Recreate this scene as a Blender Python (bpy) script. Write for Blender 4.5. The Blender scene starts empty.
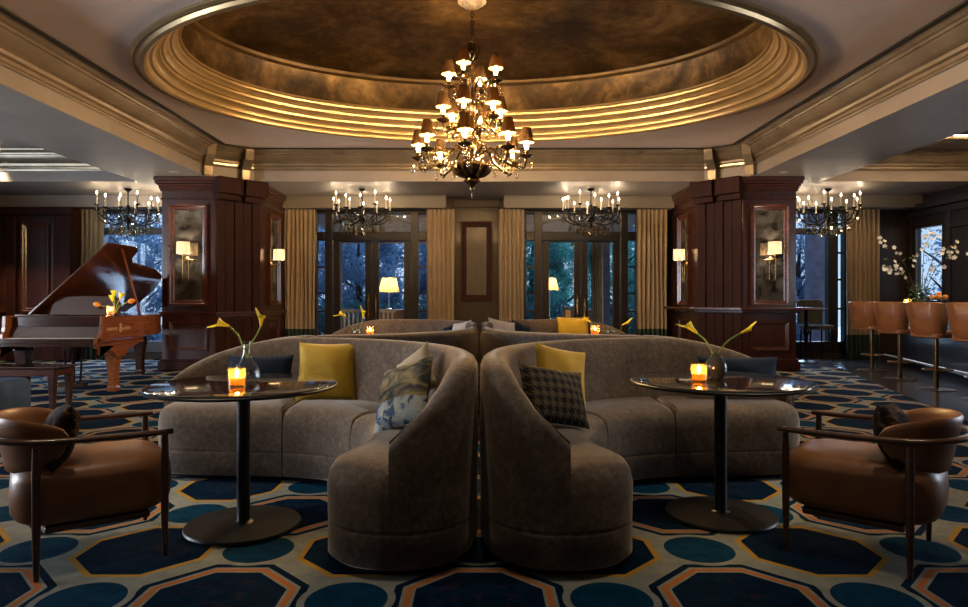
import bpy, bmesh, math, random
from mathutils import Vector, Matrix
random.seed(7)
PI = math.pi
sc = bpy.context.scene
COL = sc.collection
F, CX, HY, CAMZ = 650.0, 479.0, 300.0, 1.2
def U(px, py, Y):
    return Vector(((px-CX)/F*Y, Y, CAMZ+(HY-py)/F*Y))
def X(px, Y): return (px-CX)/F*Y
def Z(py, Y): return CAMZ+(HY-py)/F*Y

# ------------------------------------------------------------------ mesh builder
class MB:
    def __init__(s): s.v, s.f = [], []
    def add(s, vs, fs):
        o = len(s.v); s.v += [tuple(v) for v in vs]; s.f += [tuple(i+o for i in f) for f in fs]; return s
    def box(s, x0, x1, y0, y1, z0, z1):
        return s.add([(x0,y0,z0),(x1,y0,z0),(x1,y1,z0),(x0,y1,z0),(x0,y0,z1),(x1,y0,z1),(x1,y1,z1),(x0,y1,z1)],
            [(0,3,2,1),(4,5,6,7),(0,1,5,4),(1,2,6,5),(2,3,7,6),(3,0,4,7)])
    def prism(s, poly, z0, z1):
        n = len(poly)
        vs = [(p[0],p[1],z0) for p in poly]+[(p[0],p[1],z1) for p in poly]
        return s.add(vs, [tuple(range(n-1,-1,-1)), tuple(range(n,2*n))]+[(i,(i+1)%n,n+(i+1)%n,n+i) for i in range(n)])
    def rings(s, rs, closed=True, cap0=True, cap1=True):
        n = len(rs[0]); vs = [p for r in rs for p in r]; fs = []
        for k in range(len(rs)-1):
            for i in range(n if closed else n-1):
                j = (i+1) % n
                fs.append((k*n+i, k*n+j, (k+1)*n+j, (k+1)*n+i))
        if cap0: fs.append(tuple(range(n-1,-1,-1)))
        if cap1: fs.append(tuple((len(rs)-1)*n+i for i in range(n)))
        return s.add(vs, fs)
    def lathe(s, prof, c=(0,0,0), n=24, sx=1, sy=1):
        rs = []
        for r, z in prof:
            r = max(r, .0004)
            rs.append([(c[0]+r*sx*math.cos(2*PI*i/n), c[1]+r*sy*math.sin(2*PI*i/n), c[2]+z) for i in range(n)])
        return s.rings(rs)
    def tube(s, path, rad, n=8, flat=1.0):
        P = [Vector(p) for p in path]
        if not hasattr(rad, '__len__'): rad = [rad]*len(P)
        rs = []; up = None
        for i, p in enumerate(P):
            t = (P[min(i+1,len(P)-1)]-P[max(i-1,0)])
            if t.length < 1e-9: t = Vector((0,0,1))
            t.normalize()
            if up is None:
                up = Vector((0,0,1)) if abs(t.z) < .9 else Vector((0,1,0))
            a = t.cross(up)
            if a.length < 1e-6: a = t.cross(Vector((1,0,0)))
            a.normalize(); b = a.cross(t).normalized(); up = b
            rs.append([p + a*rad[i]*math.cos(2*PI*k/n) + b*rad[i]*flat*math.sin(2*PI*k/n) for k in range(n)])
        return s.rings(rs)
    def sphere(s, c, r, n=12, m=8, sz=1.0):
        return s.lathe([(r*math.sin(PI*k/m), -r*sz*math.cos(PI*k/m)) for k in range(m+1)], c, n)
    def xf(s, M):
        s.v = [tuple(M @ Vector(v)) for v in s.v]; return s
    def merge(s, o): return s.add(o.v, o.f)
    def build(s, name, m, parent=None, smooth=False, bevel=0, loc=None, kind=None, recalc=True):
        me = bpy.data.meshes.new(name); me.from_pydata(s.v, [], s.f)
        if recalc:
            bm = bmesh.new(); bm.from_mesh(me); bmesh.ops.recalc_face_normals(bm, faces=bm.faces); bm.to_mesh(me); bm.free()
        if m: me.materials.append(m)
        if smooth:
            for p in me.polygons: p.use_smooth = True
            me.set_sharp_from_angle(angle=math.radians(smooth if smooth is not True else 50))
        o = bpy.data.objects.new(name, me); COL.objects.link(o)
        if parent: o.parent = parent
        if loc: o.location = loc
        if kind: o['kind'] = kind
        if bevel:
            b = o.modifiers.new('bevel', 'BEVEL'); b.width = bevel; b.segments = 2; b.limit_method = 'ANGLE'
        return o
def spline(pts, per=8, closed=False):
    P = [Vector(p) for p in pts]; n = len(P); out = []
    for i in range(n if closed else n-1):
        if closed: a,b,c,d = P[(i-1)%n],P[i],P[(i+1)%n],P[(i+2)%n]
        else: a,b,c,d = P[max(i-1,0)],P[i],P[i+1],P[min(i+2,n-1)]
        for k in range(per):
            t = k/per
            out.append(.5*((2*b)+(c-a)*t+(2*a-5*b+4*c-d)*t*t+(3*b-a-3*c+d)*t**3))
    if not closed: out.append(P[-1])
    return out
def offset_poly(P, D):
    """P ccw list of 2d points, D distance per edge (edge i: P[i]->P[i+1]), inward positive."""
    n = len(P); out = []
    for i in range(n):
        a, b, c = P[i-1], P[i], P[(i+1)%n]
        e1 = (b-a).normalized(); e2 = (c-b).normalized()
        n1 = Vector((-e1.y, e1.x)); n2 = Vector((-e2.y, e2.x))
        d1, d2 = D[i-1], D[i]
        det = n1.x*n2.y-n1.y*n2.x
        if abs(det) < .08:
            m = (n1+n2).normalized(); out.append(b + m*(d1+d2)/2)
        else:
            out.append(b + Vector(((d1*n2.y-d2*n1.y)/det, (n1.x*d2-n2.x*d1)/det)))
    return out
def ccw(P):
    A = sum(P[i].x*P[(i+1)%len(P)].y-P[(i+1)%len(P)].x*P[i].y for i in range(len(P)))
    return A > 0

# ------------------------------------------------------------------ tagging
def thing(name, label, cat, loc=(0,0,0), rz=0, group=None):
    o = bpy.data.objects.new(name, None); COL.objects.link(o); o.empty_display_size = .1
    o.location = loc; o.rotation_euler = (0,0,rz)
    return tag(o, label, cat, group)
def tag(o, label, cat, group=None):
    o['label'] = label; o['category'] = cat
    if group: o['group'] = group
    return o
def kids(o): return [c for c in bpy.data.objects if c.parent == o]
def dup(o, parent=None):
    c = o.copy(); COL.objects.link(c)
    if parent: c.parent = parent
    for k in kids(o): dup(k, c)
    return c
def dup_thing(o, label, loc, rz=None, group=None):
    c = dup(o); c.location = loc
    if rz is not None: c.rotation_euler = (0,0,rz)
    c['label'] = label
    if group: c['group'] = group
    return c

# ------------------------------------------------------------------ materials
def newmat(name):
    m = bpy.data.materials.new(name); m.use_nodes = True
    nt = m.node_tree; nt.nodes.clear()
    out = nt.nodes.new('ShaderNodeOutputMaterial')
    return m, nt, out
class S:
    """socket wrapper: python arithmetic becomes Math nodes"""
    def __init__(s, nt, sock): s.nt, s.k = nt, sock
    def op(s, o, b=None, c=None):
        n = s.nt.nodes.new('ShaderNodeMath'); n.operation = o
        for i, x in enumerate((s, b, c)):
            if x is None: continue
            if isinstance(x, S): s.nt.links.new(x.k, n.inputs[i])
            else: n.inputs[i].default_value = x
        return S(s.nt, n.outputs[0])
    def __add__(s, b): return s.op('ADD', b)
    def __sub__(s, b): return s.op('SUBTRACT', b)
    def __mul__(s, b): return s.op('MULTIPLY', b)
    def round(s): return s.op('ROUND')
    def floor(s): return s.op('FLOOR')
    def abs(s): return s.op('ABSOLUTE')
    def max(s, b): return s.op('MAXIMUM', b)
    def gt(s, b): return s.op('GREATER_THAN', b)
    def lt(s, b): return s.op('LESS_THAN', b)
    def sqrt(s): return s.op('SQRT')
    def mod2(s): return (s*.5 - (s*.5).floor())*2
def mixc(nt, fac, a, b):
    n = nt.nodes.new('ShaderNodeMix'); n.data_type = 'RGBA'
    for sock, x in ((n.inputs[0], fac), (n.inputs[6], a), (n.inputs[7], b)):
        if isinstance(x, S): nt.links.new(x.k, sock)
        elif isinstance(x, bpy.types.NodeSocket): nt.links.new(x, sock)
        elif isinstance(x, (int, float)): sock.default_value = x
        else: sock.default_value = (*x, 1)
    return n.outputs[2]
def coords(nt, scale=(1,1,1), rot=(0,0,0), kind='Object'):
    tc = nt.nodes.new('ShaderNodeTexCoord'); mp = nt.nodes.new('ShaderNodeMapping')
    mp.inputs['Scale'].default_value = scale; mp.inputs['Rotation'].default_value = rot
    nt.links.new(tc.outputs[kind], mp.inputs[0]); return mp.outputs[0]
def noise(nt, vec, scale, detail=4, dist=0, rough=.55):
    n = nt.nodes.new('ShaderNodeTexNoise'); n.inputs['Scale'].default_value = scale
    n.inputs['Detail'].default_value = detail; n.inputs['Distortion'].default_value = dist
    n.inputs['Roughness'].default_value = rough
    nt.links.new(vec, n.inputs['Vector']); return n.outputs[0]
def ramp(nt, fac, stops):
    r = nt.nodes.new('ShaderNodeValToRGB'); e = r.color_ramp.elements
    while len(e) < len(stops): e.new(.5)
    for i, (p, c) in enumerate(stops): e[i].position = p; e[i].color = (*c, 1)
    nt.links.new(fac.k if isinstance(fac, S) else fac, r.inputs[0]); return r.outputs[0]
def pbsdf(nt, out, col, rough=.5, metal=0, spec=.5, coat=0, sheen=0, sheen_tint=None, bump=None, bstr=.2, bdist=.01, trans=0):
    b = nt.nodes.new('ShaderNodeBsdfPrincipled')
    if isinstance(col, bpy.types.NodeSocket): nt.links.new(col, b.inputs['Base Color'])
    else: b.inputs['Base Color'].default_value = (*col, 1)
    if isinstance(rough, bpy.types.NodeSocket): nt.links.new(rough, b.inputs['Roughness'])
    else: b.inputs['Roughness'].default_value = rough
    b.inputs['Metallic'].default_value = metal; b.inputs['Specular IOR Level'].default_value = spec
    b.inputs['Coat Weight'].default_value = coat; b.inputs['Coat Roughness'].default_value = .12
    b.inputs['Sheen Weight'].default_value = sheen; b.inputs['Sheen Roughness'].default_value = .35
    if sheen_tint: b.inputs['Sheen Tint'].default_value = (*sheen_tint, 1)
    b.inputs['Transmission Weight'].default_value = trans
    if bump is not None:
        n = nt.nodes.new('ShaderNodeBump'); n.inputs['Strength'].default_value = bstr; n.inputs['Distance'].default_value = bdist
        nt.links.new(bump, n.inputs['Height']); nt.links.new(n.outputs[0], b.inputs['Normal'])
    nt.links.new(b.outputs[0], out.inputs[0]); return b
def simple(name, col, rough=.5, metal=0, var=.25, scale=6, **kw):
    m, nt, out = newmat(name)
    v = noise(nt, coords(nt), scale, 3)
    c = ramp(nt, v, [(.3, tuple(x*(1-var) for x in col)), (.7, tuple(min(1, x*(1+var)) for x in col))])
    pbsdf(nt, out, c, rough, metal, **kw); return m
def wood(name, dark, light, rough=.3, axis=2, coat=.4, scale=1.0, spec=.5):
    m, nt, out = newmat(name)
    s = [9*scale]*3; s[axis] = .7*scale
    v = coords(nt, tuple(s))
    g = noise(nt, v, 3.0, 6, 1.2, .65)
    c = ramp(nt, g, [(.3, dark), (.5, tuple((a+b)/2 for a, b in zip(dark, light))), (.72, light)])
    pbsdf(nt, out, c, rough, coat=coat, spec=spec, bump=g, bstr=.05); return m
def emit(name, col, s):
    m, nt, out = newmat(name)
    e = nt.nodes.new('ShaderNodeEmission'); e.inputs[0].default_value = (*col, 1); e.inputs[1].default_value = s
    t = nt.nodes.new('ShaderNodeBsdfTransparent'); a = nt.nodes.new('ShaderNodeAddShader')
    nt.links.new(e.outputs[0], a.inputs[0]); nt.links.new(t.outputs[0], a.inputs[1])      # clear envelope: the lamp inside shines through
    nt.links.new(a.outputs[0], out.inputs[0]); return m
def thin_glass(name, tint=(1,1,1), refl=(1,1,1), ior=1.45):
    m, nt, out = newmat(name)
    t = nt.nodes.new('ShaderNodeBsdfTransparent'); t.inputs[0].default_value = (*tint, 1)
    g = nt.nodes.new('ShaderNodeBsdfGlossy'); g.inputs['Roughness'].default_value = .02; g.inputs[0].default_value = (*refl, 1)
    f = nt.nodes.new('ShaderNodeLayerWeight'); f.inputs[0].default_value = .5      # same reflectance from both sides of a thin sheet
    r0 = ((ior-1)/(ior+1))**2*1.6
    fa = S(nt, f.outputs[1]); fa = fa*fa*fa*fa*(.75-r0)+r0
    mx = nt.nodes.new('ShaderNodeMixShader'); nt.links.new(fa.k, mx.inputs[0])
    nt.links.new(t.outputs[0], mx.inputs[1]); nt.links.new(g.outputs[0], mx.inputs[2]); nt.links.new(mx.outputs[0], out.inputs[0]); return m
def translucent(name, col, tcol, fac=.5):
    m, nt, out = newmat(name)
    w = noise(nt, coords(nt, (60,60,60)), 5, 2)
    c = ramp(nt, w, [(.3, tuple(x*.9 for x in col)), (.7, col)])
    d = nt.nodes.new('ShaderNodeBsdfDiffuse'); nt.links.new(c, d.inputs[0])
    t = nt.nodes.new('ShaderNodeBsdfTranslucent'); t.inputs[0].default_value = (*tcol, 1)
    mx = nt.nodes.new('ShaderNodeMixShader'); mx.inputs[0].default_value = fac
    nt.links.new(d.outputs[0], mx.inputs[1]); nt.links.new(t.outputs[0], mx.inputs[2]); nt.links.new(mx.outputs[0], out.inputs[0]); return m

def carpet():
    m, nt, out = newmat('patterned_carpet')
    tc = nt.nodes.new('ShaderNodeTexCoord'); sp = nt.nodes.new('ShaderNodeSeparateXYZ'); nt.links.new(tc.outputs['Object'], sp.inputs[0])
    p = .53
    x = S(nt, sp.outputs[0]); y = S(nt, sp.outputs[1]) - 2.60
    a = (x+y)*(1/(2*p)); b = (x-y)*(1/(2*p))
    ra, rb = a.round(), b.round()
    da, db = a-ra, b-rb
    lx = ((da+db)*p).abs(); ly = ((da-db)*p).abs()
    d = lx.max(ly).max((lx+ly)*(.7071*1.03))
    gold = (ra-rb).mod2()                     # alternate rows of octagons
    ca = a-(a.floor()+.5); cb = b-(b.floor()+.5)
    cx = (ca+cb)*p; cy = (ca-cb)*p
    r = (cx*cx+cy*cy).sqrt()
    nz = noise(nt, tc.outputs['Object'], 14, 3)
    navy = ramp(nt, nz, [(.35, (.0012,.0075,.020)), (.65, (.0022,.014,.036))])
    teal = ramp(nt, nz, [(.35, (.0015,.021,.050)), (.65, (.003,.036,.076))])
    cream = ramp(nt, nz, [(.3, (.165,.18,.165)), (.7, (.235,.245,.21))])
    orange, goldc = (.36,.125,.035), (.34,.20,.035)
    def band(c, lo, hi, col, gate=None):
        f = d.gt(lo)*d.lt(hi)
        if gate is not None: f = f*gate
        return mixc(nt, f, c, col)
    og = (gold*-1)+1
    c = cream
    c = mixc(nt, d.lt(.262), c, navy)
    c = mixc(nt, d.lt(.288)*gold, c, navy)
    c = band(c, .274, .300, orange, og); c = band(c, .316, .350, navy, og)
    c = band(c, .288, .316, goldc, gold)
    # faint worn scroll inside the octagons
    nz2 = noise(nt, tc.outputs['Object'], 7, 2, 2.5)
    f = S(nt, nz2).gt(.60)*d.lt(.20)*.13
    c = mixc(nt, f, c, (.10,.03,.02))
    c = mixc(nt, r.lt(.195), c, cream); c = mixc(nt, r.lt(.164), c, teal)
    fine = noise(nt, tc.outputs['Object'], 500, 2)
    pbsdf(nt, out, c, .95, spec=.03, bump=fine, bstr=.5, bdist=.004); return m
M = {}
M['carpet'] = carpet()
M['mahog'] = wood('mahogany', (.015,.0045,.003), (.066,.018,.009), .28)
M['mahog_h'] = wood('mahogany_rail', (.025,.007,.004), (.095,.027,.013), .25, axis=0)
M['mahog_dark'] = wood('dark_mahogany', (.013,.0036,.0022), (.044,.0115,.0065), .6, coat=.0, spec=.15)
M['piano'] = wood('piano_veneer', (.13,.035,.010), (.30,.095,.026), .14, axis=1, coat=.8)
M['piano_lid'] = wood('piano_lid_veneer', (.045,.014,.006), (.12,.038,.014), .14, axis=1, coat=.6)
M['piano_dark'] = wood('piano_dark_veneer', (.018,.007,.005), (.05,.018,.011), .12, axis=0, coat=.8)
M['black_wood'] = wood('black_brown_joinery', (.008,.006,.005), (.025,.017,.012), .35)
M['panel_tan'] = wood('smoked_oak_panel', (.020,.012,.007), (.045,.028,.015), .5, coat=.05, spec=.25)
M['panel_pale'] = wood('pale_inset_panel', (.055,.040,.024), (.10,.072,.042), .5, coat=.05, spec=.25)
M['walnut'] = wood('walnut_rail', (.03,.012,.006), (.10,.042,.02), .28, axis=0)
M['bar_dark'] = wood('ebonised_panelling', (.008,.008,.012), (.03,.028,.036), .3)
def paint(name, a, b, rough, metal=0, spec=.4, scale=1.4):
    m, nt, out = newmat(name)
    v = noise(nt, coords(nt), scale, 5, .4)
    pbsdf(nt, out, ramp(nt, v, [(.3, a), (.7, b)]), rough, metal, spec=spec); return m
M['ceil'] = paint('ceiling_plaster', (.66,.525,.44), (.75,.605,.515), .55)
M['valance'] = paint('valance_fabric_board', (.17,.14,.10), (.22,.18,.13), .6)
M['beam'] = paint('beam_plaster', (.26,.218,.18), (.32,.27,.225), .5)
M['cornice'] = paint('glazed_cornice', (.30,.23,.155), (.42,.33,.225), .27, .6, scale=3)
M['bead'] = paint('old_gold_bead', (.10,.060,.022), (.17,.105,.04), .4, .4, scale=4)
M['ring'] = paint('gilded_moulding', (.30,.205,.095), (.42,.29,.14), .28, .55, scale=4)
m, nt, out = newmat('gold_leaf_dome')
v = coords(nt)
n1 = noise(nt, v, 1.1, 8, .8, .65); n2 = noise(nt, v, 5.5, 6, .3, .7)
c = ramp(nt, (S(nt, n1)*.65+S(nt, n2)*.35), [(.36, (.025,.013,.004)), (.47, (.075,.042,.013)), (.57, (.19,.115,.042)), (.70, (.42,.29,.13))])
pbsdf(nt, out, c, .42, .45); M['dome'] = m
m, nt, out = newmat('taupe_velvet')
v = coords(nt)
n1 = noise(nt, v, 3.0, 4, 1.0); n2 = noise(nt, v, 34, 5, .6)
nm = S(nt, n1)*.45+S(nt, n2)*.55
c = ramp(nt, nm, [(.34, (.058,.042,.032)), (.52, (.104,.079,.061)), (.69, (.180,.140,.110))])
pbsdf(nt, out, c, .8, spec=.2, sheen=.55, sheen_tint=(.75,.66,.56), bump=n2, bstr=.12); M['velvet'] = m
M['plinth'] = simple('black_plinth', (.004,.004,.005), .7, spec=.1)
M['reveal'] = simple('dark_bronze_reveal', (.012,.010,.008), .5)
m, nt, out = newmat('tan_leather')
v = coords(nt)
n1 = noise(nt, v, 4, 4, .5); n2 = noise(nt, v, 160, 2)
pbsdf(nt, out, ramp(nt, n1, [(.3, (.17,.070,.027)), (.7, (.26,.115,.047))]), .36, spec=.5, bump=n2, bstr=.12, bdist=.003); M['leather'] = m
m, nt, out = newmat('cognac_leather')
n1 = noise(nt, coords(nt), 5, 3, .4)
pbsdf(nt, out, ramp(nt, n1, [(.3, (.20,.072,.022)), (.7, (.29,.11,.036))]), .42); M['leather_bar'] = m
M['piping'] = simple('pale_piping', (.55,.42,.30), .5)
M['bronze'] = simple('dark_bronze', (.035,.030,.026), .32, .8)
M['gunmetal'] = simple('gunmetal', (.022,.024,.028), .38, .6)
M['brass'] = simple('aged_brass', (.45,.28,.10), .25, 1)
M['bronze_pole'] = simple('bronze_pole', (.22,.13,.06), .28, 1)
M['chrome'] = simple('chrome', (.6,.6,.62), .12, 1)
M['iron'] = simple('black_iron', (.010,.009,.008), .35, .6)
M['chand'] = simple('antique_silver_gilt', (.20,.13,.06), .20, .95, var=.5, scale=20)
M['canopy'] = simple('silvered_plaster', (.55,.47,.36), .4, .3, var=.3, scale=30)
M['lantern_glow'] = None
M['shade_dark'] = translucent('dark_lampshade', (.04,.026,.013), (.04,.022,.008), .3)
M['shade_gold'] = translucent('gilt_lampshade', (.35,.22,.08), (.6,.35,.1), .45)
M['shade_white'] = translucent('linen_lampshade', (.75,.68,.6), (.9,.85,.78), .55)
M['shade_cream'] = translucent('pleated_cream_shade', (.8,.62,.36), (.9,.62,.3), .55)
M['crystal'] = thin_glass('crystal', (.9,.85,.75), (1,.95,.85), 1.9)
M['cove'] = emit('cove_strip', (1,.70,.40), 34)
M['bulb'] = emit('warm_bulb', (1,.60,.22), 38)
M['flame'] = emit('candle_flame', (1,.62,.22), 60)
M['candle_bulb'] = emit('candle_bulb', (1,.82,.55), 9)
M['wax'] = simple('ivory_candle', (.6,.5,.36), .5)
m, nt, out = newmat('amber_glass')
t_ = nt.nodes.new('ShaderNodeBsdfTransparent'); t_.inputs[0].default_value = (1,.86,.6,1)
u_ = nt.nodes.new('ShaderNodeBsdfTranslucent'); u_.inputs[0].default_value = (1,.72,.34,1)
g_ = nt.nodes.new('ShaderNodeBsdfGlossy'); g_.inputs['Roughness'].default_value = .05
a_ = nt.nodes.new('ShaderNodeMixShader'); a_.inputs[0].default_value = .07
b_ = nt.nodes.new('ShaderNodeMixShader'); b_.inputs[0].default_value = .08
nt.links.new(t_.outputs[0], a_.inputs[1]); nt.links.new(u_.outputs[0], a_.inputs[2]); nt.links.new(a_.outputs[0], b_.inputs[1]); nt.links.new(g_.outputs[0], b_.inputs[2]); nt.links.new(b_.outputs[0], out.inputs[0])
M['amber'] = m
M['amber_wax'] = translucent('amber_wax', (.9,.62,.28), (1,.66,.25), .6)
M['clear'] = thin_glass('clear_glass', (.97,.98,.98), (1,1,1), 1.45)
M['window_glass'] = thin_glass('window_glass', (.93,.95,.96), (.9,.95,1), 1.35)
M['black_glass'] = simple('black_glass_top', (.008,.009,.010), .02, 0, spec=1.0, coat=.5)
M['mirror'] = None
m, nt, out = newmat('antique_mirror')
v = coords(nt); n1 = noise(nt, v, 2.2, 8, 1.5, .7); n2 = noise(nt, v, 1.2, 3)
c = ramp(nt, n1, [(.36, (.03,.025,.02)), (.5, (.22,.19,.15)), (.66, (.42,.38,.32))])
r_ = nt.nodes.new('ShaderNodeMapRange'); nt.links.new(n2, r_.inputs[0]); r_.inputs[3].default_value = .03; r_.inputs[4].default_value = .13
pbsdf(nt, out, c, r_.outputs[0], .8); M['mirror'] = m
m, nt, out = newmat('gold_curtain')
v = coords(nt, (1,1,1)); n1 = noise(nt, v, 130, 2); n2 = noise(nt, v, 1.5, 2)
pbsdf(nt, out, ramp(nt, n2, [(.3, (.29,.21,.125)), (.7, (.38,.28,.17))]), .7, sheen=.3, spec=.2, bump=n1, bstr=.15); M['curtain'] = m
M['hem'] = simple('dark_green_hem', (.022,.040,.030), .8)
M['yellow'] = simple('mustard_cushion', (.42,.27,.012), .75, sheen=.3, var=.15, scale=9)
M['navy_c'] = simple('navy_cushion', (.010,.020,.042), .85, spec=.15)
M['white_c'] = simple('white_cushion', (.62,.58,.52), .8, var=.1)
M['beige_c'] = simple('beige_cushion', (.36,.29,.19), .8, var=.15)
M['blue_up'] = simple('blue_grey_upholstery', (.045,.085,.19), .8, spec=.2)
m, nt, out = newmat('houndstooth')
tc = nt.nodes.new('ShaderNodeTexCoord'); sp = nt.nodes.new('ShaderNodeSeparateXYZ'); nt.links.new(tc.outputs['Object'], sp.inputs[0])
x, y = S(nt, sp.outputs[0]), S(nt, sp.outputs[1])
k = 38.0
fx = x*k-(x*k).floor(); fy = y*k-(y*k).floor()
cx_, cy_ = (x*k).floor().mod2(), (y*k).floor().mod2()
dg = ((x+y)*(k*2)).floor().mod2()
f = cx_*cy_ + (cx_*((cy_*-1)+1) + cy_*((cx_*-1)+1))*dg
pbsdf(nt, out, mixc(nt, f, (.007,.007,.011), (.080,.062,.036)), .8, spec=.2); M['hound'] = m
m, nt, out = newmat('stormy_print_cushion')
tc = nt.nodes.new('ShaderNodeTexCoord'); sp = nt.nodes.new('ShaderNodeSeparateXYZ'); nt.links.new(tc.outputs['Object'], sp.inputs[0])
n1 = noise(nt, coords(nt, (6,14,6), (0,0,.5)), 1.2, 4, .8)
top = ramp(nt, n1, [(.40, (.012,.014,.016)), (.5, (.09,.075,.035)), (.62, (.22,.17,.07))])
n2 = noise(nt, tc.outputs['Object'], 16, 3, .6)
bot = ramp(nt, n2, [(.44, (.03,.06,.14)), (.5, (.28,.33,.34)), (.7, (.40,.42,.38))])
f = (S(nt, sp.outputs[1])+(S(nt, n1)-.5)*.08).lt(-.045)
pbsdf(nt, out, mixc(nt, f, top, bot), .8); M['print'] = m
m, nt, out = newmat('dark_floral_cushion')
n1 = noise(nt, coords(nt), 14, 4, 1.2)
pbsdf(nt, out, ramp(nt, n1, [(.42, (.006,.005,.005)), (.54, (.024,.014,.010)), (.66, (.12,.07,.03)), (.74, (.03,.014,.010))]), .85, spec=.12); M['floral'] = m
m, nt, out = newmat('polished_dark_stone')
v = coords(nt); n1 = noise(nt, v, 1.6, 6, .8)
br = nt.nodes.new('ShaderNodeTexBrick'); br.inputs['Scale'].default_value = 1.6; br.offset = .5
br.inputs['Color1'].default_value = (.8,.8,.8,1); br.inputs['Color2'].default_value = (1,1,1,1); br.inputs['Mortar'].default_value = (.3,.3,.3,1); br.inputs['Mortar Size'].default_value = .008
nt.links.new(v, br.inputs[0])
c = ramp(nt, n1, [(.3, (.035,.037,.042)), (.7, (.085,.088,.095))])
mm = nt.nodes.new('ShaderNodeMix'); mm.data_type = 'RGBA'; mm.blend_type = 'MULTIPLY'; mm.inputs[0].default_value = 1
nt.links.new(c, mm.inputs[6]); nt.links.new(br.outputs[0], mm.inputs[7])
pbsdf(nt, out, mm.outputs[2], .16, spec=.6); M['stone'] = m
M['barfloor'] = wood('dark_bar_floor', (.020,.015,.012), (.06,.042,.032), .2, axis=1)
M['calla'] = simple('yellow_calla', (.80,.66,.025), .45, var=.15, scale=20)
M['tulip'] = simple('orange_bud', (.80,.30,.03), .5, var=.2, scale=30)
M['stem'] = simple('green_stem', (.16,.26,.05), .5)
M['leafy'] = simple('green_leaf', (.04,.10,.03), .5)
M['blossom'] = simple('white_blossom', (.75,.74,.66), .6, var=.1)
M['twig'] = simple('brown_twig', (.07,.05,.03), .7)
M['pot'] = simple('dark_glazed_vase', (.03,.032,.036), .12, 0, coat=.6)
M['orange'] = simple('orange_fruit', (.75,.26,.03), .45)
M['gilt'] = simple('gilt_lettering', (.80,.60,.32), .4, .15)
M['keys'] = simple('ivory_keys', (.6,.58,.52), .25)
M['tree1'] = translucent('blue_green_leaves', (.10,.27,.25), (.12,.38,.34), .55)
M['tree2'] = translucent('grey_green_leaves', (.14,.22,.32), (.14,.24,.36), .5)
M['bark'] = simple('dark_bark', (.03,.025,.022), .9)
M['terrace'] = simple('terrace_paving', (.10,.10,.11), .6)
M['hedge'] = translucent('dark_hedge', (.06,.15,.16), (.06,.16,.18), .5)
M['ext'] = simple('lilac_grey_render', (.20,.18,.24), .8)
M['ext_pale'] = simple('pale_awning', (.45,.42,.40), .7)
M['red_seat'] = simple('rust_red_seat', (.30,.07,.035), .6)
M['pale_slat'] = simple('pale_slat', (.55,.45,.33), .5)
M['wood_orange'] = wood('orange_oak', (.24,.09,.03), (.40,.17,.06), .4, axis=0)
M['green_up'] = simple('olive_upholstery', (.05,.05,.03), .8)
YB = 13.3          # far wall
XL, XR, YF = -10.0, 8.8, -3.2
HB, HC = 3.28, 3.77
def struct(name, mb, m, **kw): return mb.build(name, m, kind='structure', **kw)
# ---- floor
struct('floor', MB().box(XL-.3, XR+.3, YF-.3, YB+.3, -.12, 0), M['carpet'])
fl = MB().prism([(4.30,4.7),(5.28,7.96),(6.24,11.1),(6.36,11.6),(XR,11.6),(XR,4.7)], .0005, .006)
struct('floor_bar', fl, M['barfloor'])
fl = MB().prism([(5.48,11.9),(6.40,11.62),(XR,11.62),(XR,YB),(3.4,YB),(3.4,13.12),(5.48,13.12)], .0005, .007)
struct('floor_stone', fl, M['stone'])
# ---- far wall, pieced round the openings
ZT = 3.03
DL, DR = (X(313,YB), X(430,YB)), (X(523,YB), X(640,YB))
WL, WR = (-7.85, -5.3), (5.3, X(849,YB))
w = MB()
for a, b in ((XL-.2, WL[0]), (WL[1], DL[0]), (DL[1], DR[0]), (DR[1], WR[0]), (WR[1], XR+.05)):
    w.box(a, b, YB, YB+.25, 0, 4.6)
for a, b in (WL, DL, DR, WR): w.box(a, b, YB, YB+.25, ZT, 4.6)
for a, b in (WL, WR): w.box(a, b, YB, YB+.25, 0, .12)
struct('wall_back', w, M['panel_tan'])
w = MB()
for a, b in ((YF-.2, 2.3), (5.5, 6.6), (9.6, YB+.2)): w.box(XL-.25, XL, a, b, 0, 4.6)
for a, b in ((2.3,5.5), (6.6,9.6)):
    w.box(XL-.25, XL, a, b, 0, .3).box(XL-.25, XL, a, b, 3.0, 4.6)
struct('wall_left', w, M['mahog_dark'])
RW = (12.28, 13.02, 1.28, 2.62)       # lit narrow window in the bar wall
w = MB().box(XR, XR+.06, YF-.2, 3.6, 0, 4.6).box(XR, XR+.06, 6.6, RW[0], 0, 4.6).box(XR, XR+.06, RW[1], YB+.2, 0, 4.6)
w.box(XR, XR+.06, RW[0], RW[1], 0, RW[2]).box(XR, XR+.06, RW[0], RW[1], RW[3], 4.6)
w.box(XR, XR+.06, 3.6, 6.6, 0, .3).box(XR, XR+.06, 3.6, 6.6, 3.0, 4.6)
struct('wall_right', w, M['bar_dark'])
struct('wall_front', MB().box(XL-.25, XR+.06, YF-.25, YF, 0, 4.6), M['panel_tan'])
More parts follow.
